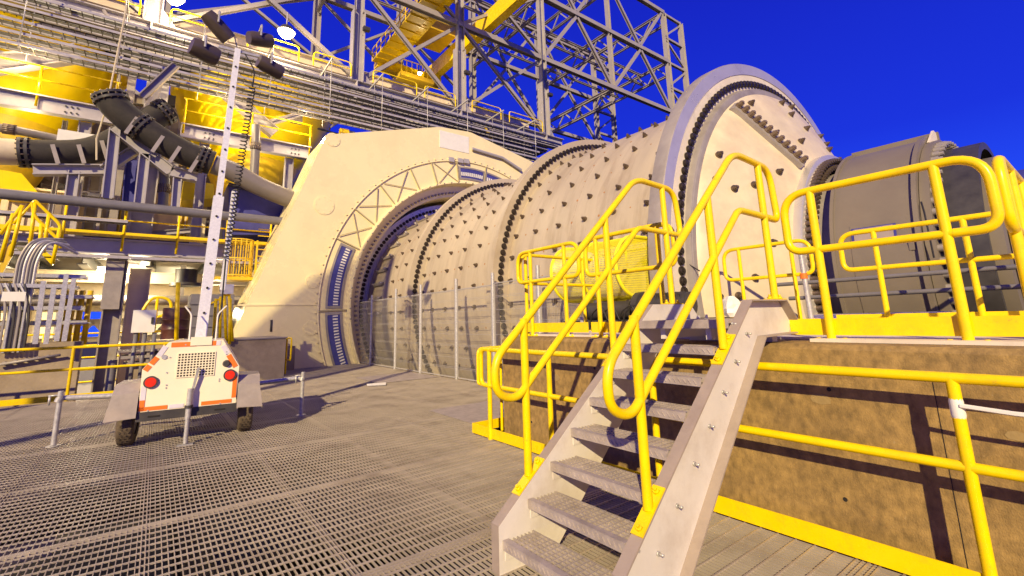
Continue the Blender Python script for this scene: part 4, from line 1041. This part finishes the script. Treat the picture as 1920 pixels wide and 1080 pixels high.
# background clutter of small beams/pipes between z 5 and 11
random.seed(11)
cl=empty('distant_pipework','tangle of small beams and pipes behind the lower deck','pipework',(-3,30,5))
for k in range(46):
    x=random.uniform(-13,6); z=random.uniform(5.5,10.6); y=random.uniform(26.8,34); t=random.random()
    mt=random.choice([GREY,LIP,BEIGE,DPIPE,DARK,STRW,YELD])
    m=M()
    if t<.4: m.ibeam((x,y,z),(x+random.uniform(1.5,5),y,z+random.choice([0,0,.8,-.8])),random.uniform(.15,.4),.2,.03)
    elif t<.7: m.ibeam((x,y,5),(x,y,10.8),random.uniform(.15,.35),.2,.03,(1,0,0))
    else: m.tube(arcpath([(x,y,5),(x,y,z),(x+random.uniform(1,4),y,z)],.4),random.uniform(.06,.2),10)
    m.build('pipework_piece',mt,cl)
cl=empty('overhead_pipework','small conduits, brackets and beams above the yellow tanks','pipework',(0,29,14))
for k in range(60):
    x=random.uniform(-14,22); z=random.uniform(12.5,15.7); y=random.uniform(26.2,26.9) if k%2 else random.uniform(27.4,30); t=random.random()
    mt=random.choice([GREY,LIP,DPIPE,DARK,DARK,STRW,YELD,PIPE])
    m=M()
    if t<.45: m.tube([(x,y,z),(x+random.uniform(1,4),y,z+random.uniform(-.2,.2))],random.uniform(.03,.12),8)
    elif t<.7: m.box((x,y,z),(x+random.uniform(.2,.8),y+.3,z+random.uniform(.2,.7)))
    else: m.bar((x,y,z),(x+random.uniform(-.8,.8),y,z+random.uniform(.6,1.4)),.12,.12)
    m.build('pipework_piece',mt,cl)
bw=empty('rear_wall','dark ribbed wall panels far behind the tanks','wall',(0,37,5))
M().box((-16,36.4,5),(9,36.7,16.6)).build('wall_sheet',mat('wall_brown',(.30,.24,.17),.6,var=.25,vs=.5),bw)
m=M()
for k in range(50): m.box((-16+k*.5,36.3,5),(-15.9+k*.5,36.399,16.6))
m.build('wall_ribs',LIP,bw)
# ---------------------------------------------------------------- under the lower deck (z<5)
g=empty('deck_column','tall grey column under the lower deck left of the white cabinet','column',(-1.3,24,0),fg)
M().ibeam((-1.42,24.3,-3),(-1.42,24.3,4.62),.6,.55,.05,(1,0,0)).build('shaft',LIP,g)
M().ibeam((-.70,24.8,-3),(-.70,24.8,4.2),.7,.5,.05,(1,0,0)).build('second_shaft',BEIGE,g)
M().box((-1.75,23.7,2.5),(-1.2,24.0,4.6)).build('hanging_box',LIP,g)
g=empty('under_deck_structure','lamp lit cream beams and ducts under the lower deck','beams',(0,30,3),fg)
for (y,z,d,mt) in ((27,4.0,.5,BEIGE),(29,3.5,.8,BEIGE),(32,3.9,.6,BEIGE),(35,3.0,.5,BEIGE),(34,3.6,.3,LIP),(38,2.2,.4,BEIGE),(38,1.2,.3,BEIGE)):
    M().ibeam((-14,y,z),(5,y,z),d,.4,.05).build('beam',mt,g)
M().tube([(-14,26,2.95),(-4,26,2.95),(3.5,26,2.95)],.22,12).build('duct',LIP,g)
for x in (-12.2,-8.5,-5,1.5,3.7): M().ibeam((x,33,-3),(x,33,4.5),.4,.35,.04,(1,0,0)).build('post',BEIGE,g)
for x,y in ((-4.2,27),(.8,26.5),(-10,27)): M().bar((x,y,3.0),(x,y,4.6),.22,.22).build('hanger',LIP,g)
m=M()
for k in range(5): m.bar((-12+k*3.6,38,-.2),(-10.2+k*3.6,38,2.2),.15,.15); m.bar((-10.2+k*3.6,38,2.2),(-8.4+k*3.6,38,-.2),.15,.15)
m.build('lattice',BEIGE,g)
m=M(); m.tube([(.9,25.5,4.3),(.9,25.5,3.7)],.42,16); m.tube([(.9,25.5,3.7),(.9,25.5,3.55)],.6,16)
tag(m.build('hanging_nozzle',DARK),'black flanged nozzle hanging under the lower deck','nozzle')
# lamps
def pt(name,loc,e_,r=.15,col=(1,.76,.42)):
    l=bpy.data.lights.new(name,'POINT'); l.energy=e_; l.color=col; l.shadow_soft_size=r; o=bpy.data.objects.new(name,l); COL.objects.link(o); o.location=loc; return o
def floodlamp(label,c,e_,sz=.28):
    g=empty('flood_lamp',label,'lamp',c,'lit lamps')
    M().lathe([(.02,.35),(sz*.6,.3),(sz,.0)],axis='z',c=c,n=20).build('lamp_shade',DARK,g)
    M().lathe([(.0,-sz*.75),(sz*.5,-sz*.65),(sz*.8,-.25*sz),(sz*.86,.0)],axis='z',c=c,n=20).build('glowing_bulb',LAMPM,g)
    M().tube([(c[0],c[1],c[2]+.3),(c[0],c[1],c[2]+1.2)],.04,6).build('stem',GREY,g)
    pt('lamp_light',(c[0],c[1],c[2]-sz-.15),e_*.055)
c=onY(25.6,537,60); floodlamp('brightest flood lamp hanging high above the light tower',tuple(c),9000,.46)
c=onY(25.6,328,-4); floodlamp('bright flood lamp at the top edge above the girder',tuple(c),7000,.42)
c=onY(33,787,137); floodlamp('small lit lamp under the yellow crane',tuple(c),4000,.2)
def tubelamp(label,p,q,e_):
    g=empty('tube_lamp',label,'lamp',p,'lit lamps'); M().tube([p,q],.07,10).build('glowing_tube',TUBEM,g); M().bar(V(p)+V((0,0,.14)),V(q)+V((0,0,.14)),.22,.08).build('fitting',WHT,g)
    e_*=.4; pt('tube_light',(V(p)+V(q))/2+V((0,-.2,-.3)),e_,.3,(1,.84,.52))
tubelamp('lit tube lamp left of the tall column under the lower deck',onY(25.6,182,508),onY(25.6,212,509),700)
tubelamp('lit tube lamp right of the tall column under the lower deck',onY(25.6,237,511),onY(25.6,266,513),700)
pt('deck_bulb',(-1,31,4.0),380,.3,(1,.84,.5)); pt('deck_bulb',(-7.5,31,3.6),350,.3,(1,.84,.5)); pt('deck_bulb',(2.4,29,2.8),350,.3,(1,.84,.5))
pt('hopper_lamp',(-5,26.6,9.9),160,.2,(1,.84,.5)); pt('hopper_lamp',(3,26.4,9.4),140,.2,(1,.84,.5))
[pt('tank_fill',(x,25.0,11.9),250,.2) for x in (-9,-5,1.6,5.4)];  # added fill points that brighten the yellow tanks, no fittings
# low concrete walls behind the left rail
g=empty('concrete_wall','low stained concrete wall behind the yellow rail at the left edge','wall',(-4,18,0))
M().box((-10,18,-4),(-1.62,18.5,1.42)).build('wall_body',CONC2,g)
m=M(); 
for k in range(5): m.tube([(-3.05+k*.2,17.98,.93+k*.03),(-3.05+k*.2,17.85,.93+k*.03)],.05,8)
m.tube([(-3.2,17.86,.9),(-2.0,17.86,1.08)],.035,8); m.build('valve_row',LIP,g)
m=M(); m.tube(arcpath([(-3.75,17.9,1.35),(-3.55,17.85,1.3),(-3.6,17.85,.6),(-3.6,17.85,-.5)],.15),.07,10); tag(m.build('wall_conduit',DPIPE),'blue grey conduit bending down the left concrete wall','conduit')
g=empty('concrete_pedestal','small concrete pedestal with dark clamp bands left of the trailer','pedestal',(.0,17.6,0))
M().box((-.55,17.3,-3),(.6,18.4,.72)).build('pedestal_body',CONC2,g)
m=M(); m.box((-.7,17.2,.9),(.75,18.4,.98)); m.box((-.65,17.25,.73),(.7,18.3,.78)); m.box((-.8,17.2,1.08),(.8,18.4,1.13))
for x in (-.5,-.1,.3): m.bar((x,17.3,.75),(x,17.3,1.1),.07,.07)
m.build('clamp_bands',LIP,g)
M().tube([(-.85,17.1,-2.5),(-.85,17.1,.9)],.10,12).build('side_pipe',DPIPE,g)
M().box((-1.6,19.5,-4),(.2,26,-.8)).build('pit_wall',DARK,g)
# front left guardrail along Y=16.4 (kept open behind the trailer)
rail('guardrail','yellow flat guardrail along the far left edge of the grating floor','far guardrails',(-8.6,16.4),(.35,16.4),0,1.3,.76,(1.4,4.1,6.99,8.85),'--',(0,8.9,.01,.15,0),r=.036,R=.1,base=False)
# hoop rail and tall yellow posts behind the cabinet
g=empty('hoop_rail','yellow hooped rail standing behind the white cabinet','guardrail',(-.2,19,0),'far guardrails')
P=[onY(19,*p) for p in ((258,640),(262,590),(285,556),(320,560),(322,585),(295,595))]
M().tube(arcpath(P,.3),.045,8).build('hoop',YEL,g); M().tube([onY(19,296,556),onY(19,286,645)],.04,8).build('post',YEL,g)
o=M().tube([onY(16.6,334,530),onY(16.6,330,650)],.055,8).build('yellow_post',YEL); tag(o,'single tall yellow post just left of the mast foot','post')
# cabinet, barrel, panel
g=empty('control_cabinet','white control cabinet with a dark handle beside the tall column','cabinet',tuple(onY(16.7,270,650)))
a=onY(16.7,245,624);b=onY(16.7,294,581); M().box((a.x,16.7,a.z),(b.x,16.95,b.z)).build('cabinet_body',WHT,g)
h=onY(16.68,286,601); M().box((h.x-.03,16.66,h.z-.09),(h.x+.03,16.699,h.z+.09)).build('handle',DARK,g)
for x in (255,272,290): p=onY(16.8,x,624); M().tube([p,(p.x,p.y,0)],.05,8).build('leg',DPIPE,g)
c=onY(18.2,327,632); o=M().lathe([(.01,.95),(.36,.95),(.37,.9),(.36,.6),(.375,.58),(.36,.56),(.36,.3),(.375,.28),(.36,.26),(.36,0)],axis='z',c=(c.x,18.2,c.z-.05),n=28).build('oil_barrel',BARREL); tag(o,'dark brown oil barrel standing left of the mast','barrel')
g=empty('equipment_container','dark grey ribbed container behind the mast','container',(2,21,1))
a=onY(21,352,620);b=onY(21,440,552); M().box((a.x,21,1.0),(b.x,23.2,b.z)).build('container_body',DARK if 0 else mat('container_grey',(.16,.15,.16),.5),g)
m=M(); z=1.3
while z<b.z: m.box((a.x-.03,20.95,z),(b.x,20.999,z+.07)); z+=.42
m.build('container_ribs',DPIPE,g)
M().box((-.3,19.8,-1),(4.4,26,.9)).build('platform_base',CONC2,g)
# caged ladder
g=empty('caged_ladder','yellow caged ladder and railing against the cream housing','ladder',(3.2,22.5,3))
Yl=22.6; c0=onY(Yl,445,445)
xA=onY(Yl,425,448).x; xB=onY(Yl,478,452).x; zt=onY(Yl,440,448).z; zb=onY(Yl,440,520).z
for z in (zt,(zt+zb)/2,zb+.1): M().tube([( (xA+xB)/2+(xB-xA)/2*math.cos(t*math.pi/8),Yl-.45*math.sin(t*math.pi/8)+.3,z) for t in range(0,16)],.03,6,closed=True).build('cage_hoop',YELD,g)
for t in range(16):
    x=(xA+xB)/2+(xB-xA)/2*math.cos(t*math.pi/8);y=Yl-.45*math.sin(t*math.pi/8)+.3; M().bar((x,y,zb),(x,y,zt),.04,.03).build('cage_strap',YELD,g)
M().box((xA-.3,Yl-.2,zb-.12),(xB+.9,Yl+.8,zb)).build('cage_platform',YELD,g)
m=M(); m.bar((xB+.1,Yl,0),(xB+.1,Yl,zt),.07,.07); m.bar((xB+.6,Yl,0),(xB+.6,Yl,zt),.07,.07)
for k in range(20): m.bar((xB+.1,Yl,.5+k*.3),(xB+.6,Yl,.5+k*.3),.035,.035)
m.build('ladder_rungs',YELD,g)
# small stair rails behind the mast
g=empty('stair_rails','bundle of yellow stair handrails with a white card behind the mast','handrail',(2,18.6,1),'far guardrails')
for px in (((405,560),(400,640)),((414,556),(412,640)),((420,540),(424,640)),((428,532),(436,640)),((432,560),(430,645))):
    M().tube([onY(17.6,*px[0]),onY(17.6,*px[1])],.045,8).build('rail',YEL,g)
M().tube([onY(17.6,390,572),onY(17.6,428,552)],.03,6).build('cross_rail',YEL,g)
a=onY(17.5,413,551);b=onY(17.5,439,533); M().box((a.x,17.48,a.z),(b.x,17.5,b.z)).build('white_card',WHT,g)
# upper left yellow stair
g=empty('yellow_stair','yellow stair flight with handrails at the left edge under the level pipe','stair',(-4,20,3))
Ys=19.5
def seg(a,b,r=.05): M().tube([onY(Ys,*a),onY(Ys,*b)],r,8).build('rail',YEL,g)
seg((0,440),(42,385));seg((0,490),(25,400));seg((42,385),(20,480));seg((25,420),(62,380),.04)
M().tube(arcpath([onY(Ys,62,380),onY(Ys,66,376),onY(Ys,114,422),onY(Ys,110,450),onY(Ys,64,405),onY(Ys,60,380)],.15),.045,8).build('hoop',YEL,g)
for a,b in (((66,380),(55,470)),((92,402),(82,470)),((78,420),(74,466)),((112,430),(98,495))): seg(a,b,.05)
M().prism([onY(Ys,*p) for p in ((50,448),(54,446),(104,486),(98,498))],(0,.05,0)).build('stringer',YEL,g)
M().prism([onY(Ys,*p) for p in ((0,475),(22,455),(26,475),(0,520))],(0,.05,0)).build('stringer',YELD,g)
m=M()
for k in range(4):
    c=onY(Ys,30+k*17,452+k*10); m.box((c.x-.25,Ys,c.z-.02),(c.x+.25,Ys+.9,c.z+.02))
each(m,'stair_tread',LIP,g,1)
# cable rack bottom left
g=empty('cable_rack','crowded grey cable rack of trays, struts and conduits at the left edge','cable rack',(-4,17.6,1))
Yc=17.3
for px in (((82,527),(66,645)),((101,540),(86,645)),((125,513),(106,640)),((139,522),(120,640))):
    M().bar(onY(Yc,*px[0]),onY(Yc,*px[1]),.10,.08,(0,1,0)).build('strut',GALV,g)
for (y,z,x0,x1) in ((18.2,2.95,-7,-1.9),(18.2,2.35,-7,-1.7),(19,3.3,-7,-1.8),(19,2.7,-7,-1.6),(18.6,1.95,-7,-1.6)):
    m=M()
    for s_ in (-.3,.3): m.box((x0,y+s_-.015,z-.05),(x1,y+s_+.015,z+.05))
    x=x0
    while x<x1: m.box((x,y-.3,z-.03),(x+.04,y+.3,z-.005)); x+=.3
    m.build('tray',GALV,g)
    m=M()
    for k in range(5): m.tube([(x0,y-.22+k*.11,z+.03),(x1-.1*k,y-.22+k*.11,z+.03)],.032,5)
    m.build('cables',DARK if y<18.5 else LIP,g)
for k in range(6):
    x=onY(18,22+k*7,560).x; M().tube(arcpath([(x,18,1.2),(x,18,3.7),(x+.2,18,4.25),(x+.75,18.5,4.35-.08*k)],.3),.035,8).build('conduit',(LIP,DPIPE,GALV)[k%3],g)
for k in range(7):
    x=onY(18,2+k*9,600).x; M().tube(arcpath([(x,17.8,1.2),(x,17.8,2.2+.2*(k%3)),(x-.2,17.9,3)],.3),.03,6).build('conduit',(DARK,LIP,GALV)[k%3],g)
for k in range(4):
    x=-2.2+k*.18; M().tube([(x,18.9,1.3),(x,18.9,2.9)],.07,6).build('yellow_riser',YELD,g)
m=M(); c=onY(17.2,27,556); m.box(c-V((.22,.02,.12)),c+V((.2,.0,.12))); m.build('white_tag',WHT,g)
# far yellow rails between posts beneath the deck
g=empty('far_railings','distant yellow railings seen under the lower deck','guardrail',(-2,27,0),'far guardrails')
for z in (-.4,.1,.6,1.1,1.6): M().tube([(-9,27,z),(3,27,z)],.04,6).build('rail',YEL,g)
for k in range(14): M().tube([(-9+k*.9,27,-.6),(-9+k*.9,27,1.6)],.045,6).build('post',YEL,g)
for o in list(bpy.data.objects):
    if o.type=='EMPTY' and o.get('label')=='' : del o['label']

# unseen slat screen added on the left, shaped to half shade the housing foot
g=empty('shade_screen','added slat screen out of view on the left, half blocking the sun','sun blocker',(-12,4,0))
def edge(z):
    P=[(8.6,9.2),(7.1,11.0),(6.2,12.7),(4.8,15.1),(3.6,16.7),(2.8,18.2)]
    for (y1,z1),(y2,z2) in zip(P[:-1],P[1:]):
        if z<=z2: return y1+(y2-y1)*(z-z1)/(z2-z1)
    return 2.8
m=M(); z=9.9
while z<18.1:
    m.box((-12.05,1.6,z),(-12,edge(z),z+.13)); z+=.24
m.build('slats',LIP,g)
M().box((-12.4,1.4,-6),(-12.1,1.7,18.2)).build('leg',GREY,g); M().box((-12.4,7.0,-6),(-12.1,7.3,9.6)).build('leg',GREY,g)
# pale building far behind, with a gap of sky
g=empty('rear_building','pale lamp lit building far behind the lower deck','building',(-6,46,-4))
xa=onY(46,158,560).x; xb=onY(46,207,560).x
for x0,x1 in ((-30,xa),(xb,9)):
    M().box((x0,46,-6),(x1,46.4,4.2)).build('wall',BEIGE,g)
    m=M(); x=x0+.3
    while x<x1: m.box((x,45.9,-6),(x+.12,45.99,4.2)); x+=1.5
    for z in (-1,.6,2.2,3.4): m.box((x0,45.84,z),(x1,45.89,z+.15))
    m.build('wall_ribs',GREY,g)
M().box((xa,46,-6),(xb,46.4,-.3)).build('wall',GREY,g)
pt('yard_light',(-8,42,1.5),900,.3,(1,.84,.5)); pt('yard_light',(1,42,1.5),800,.3,(1,.84,.5))
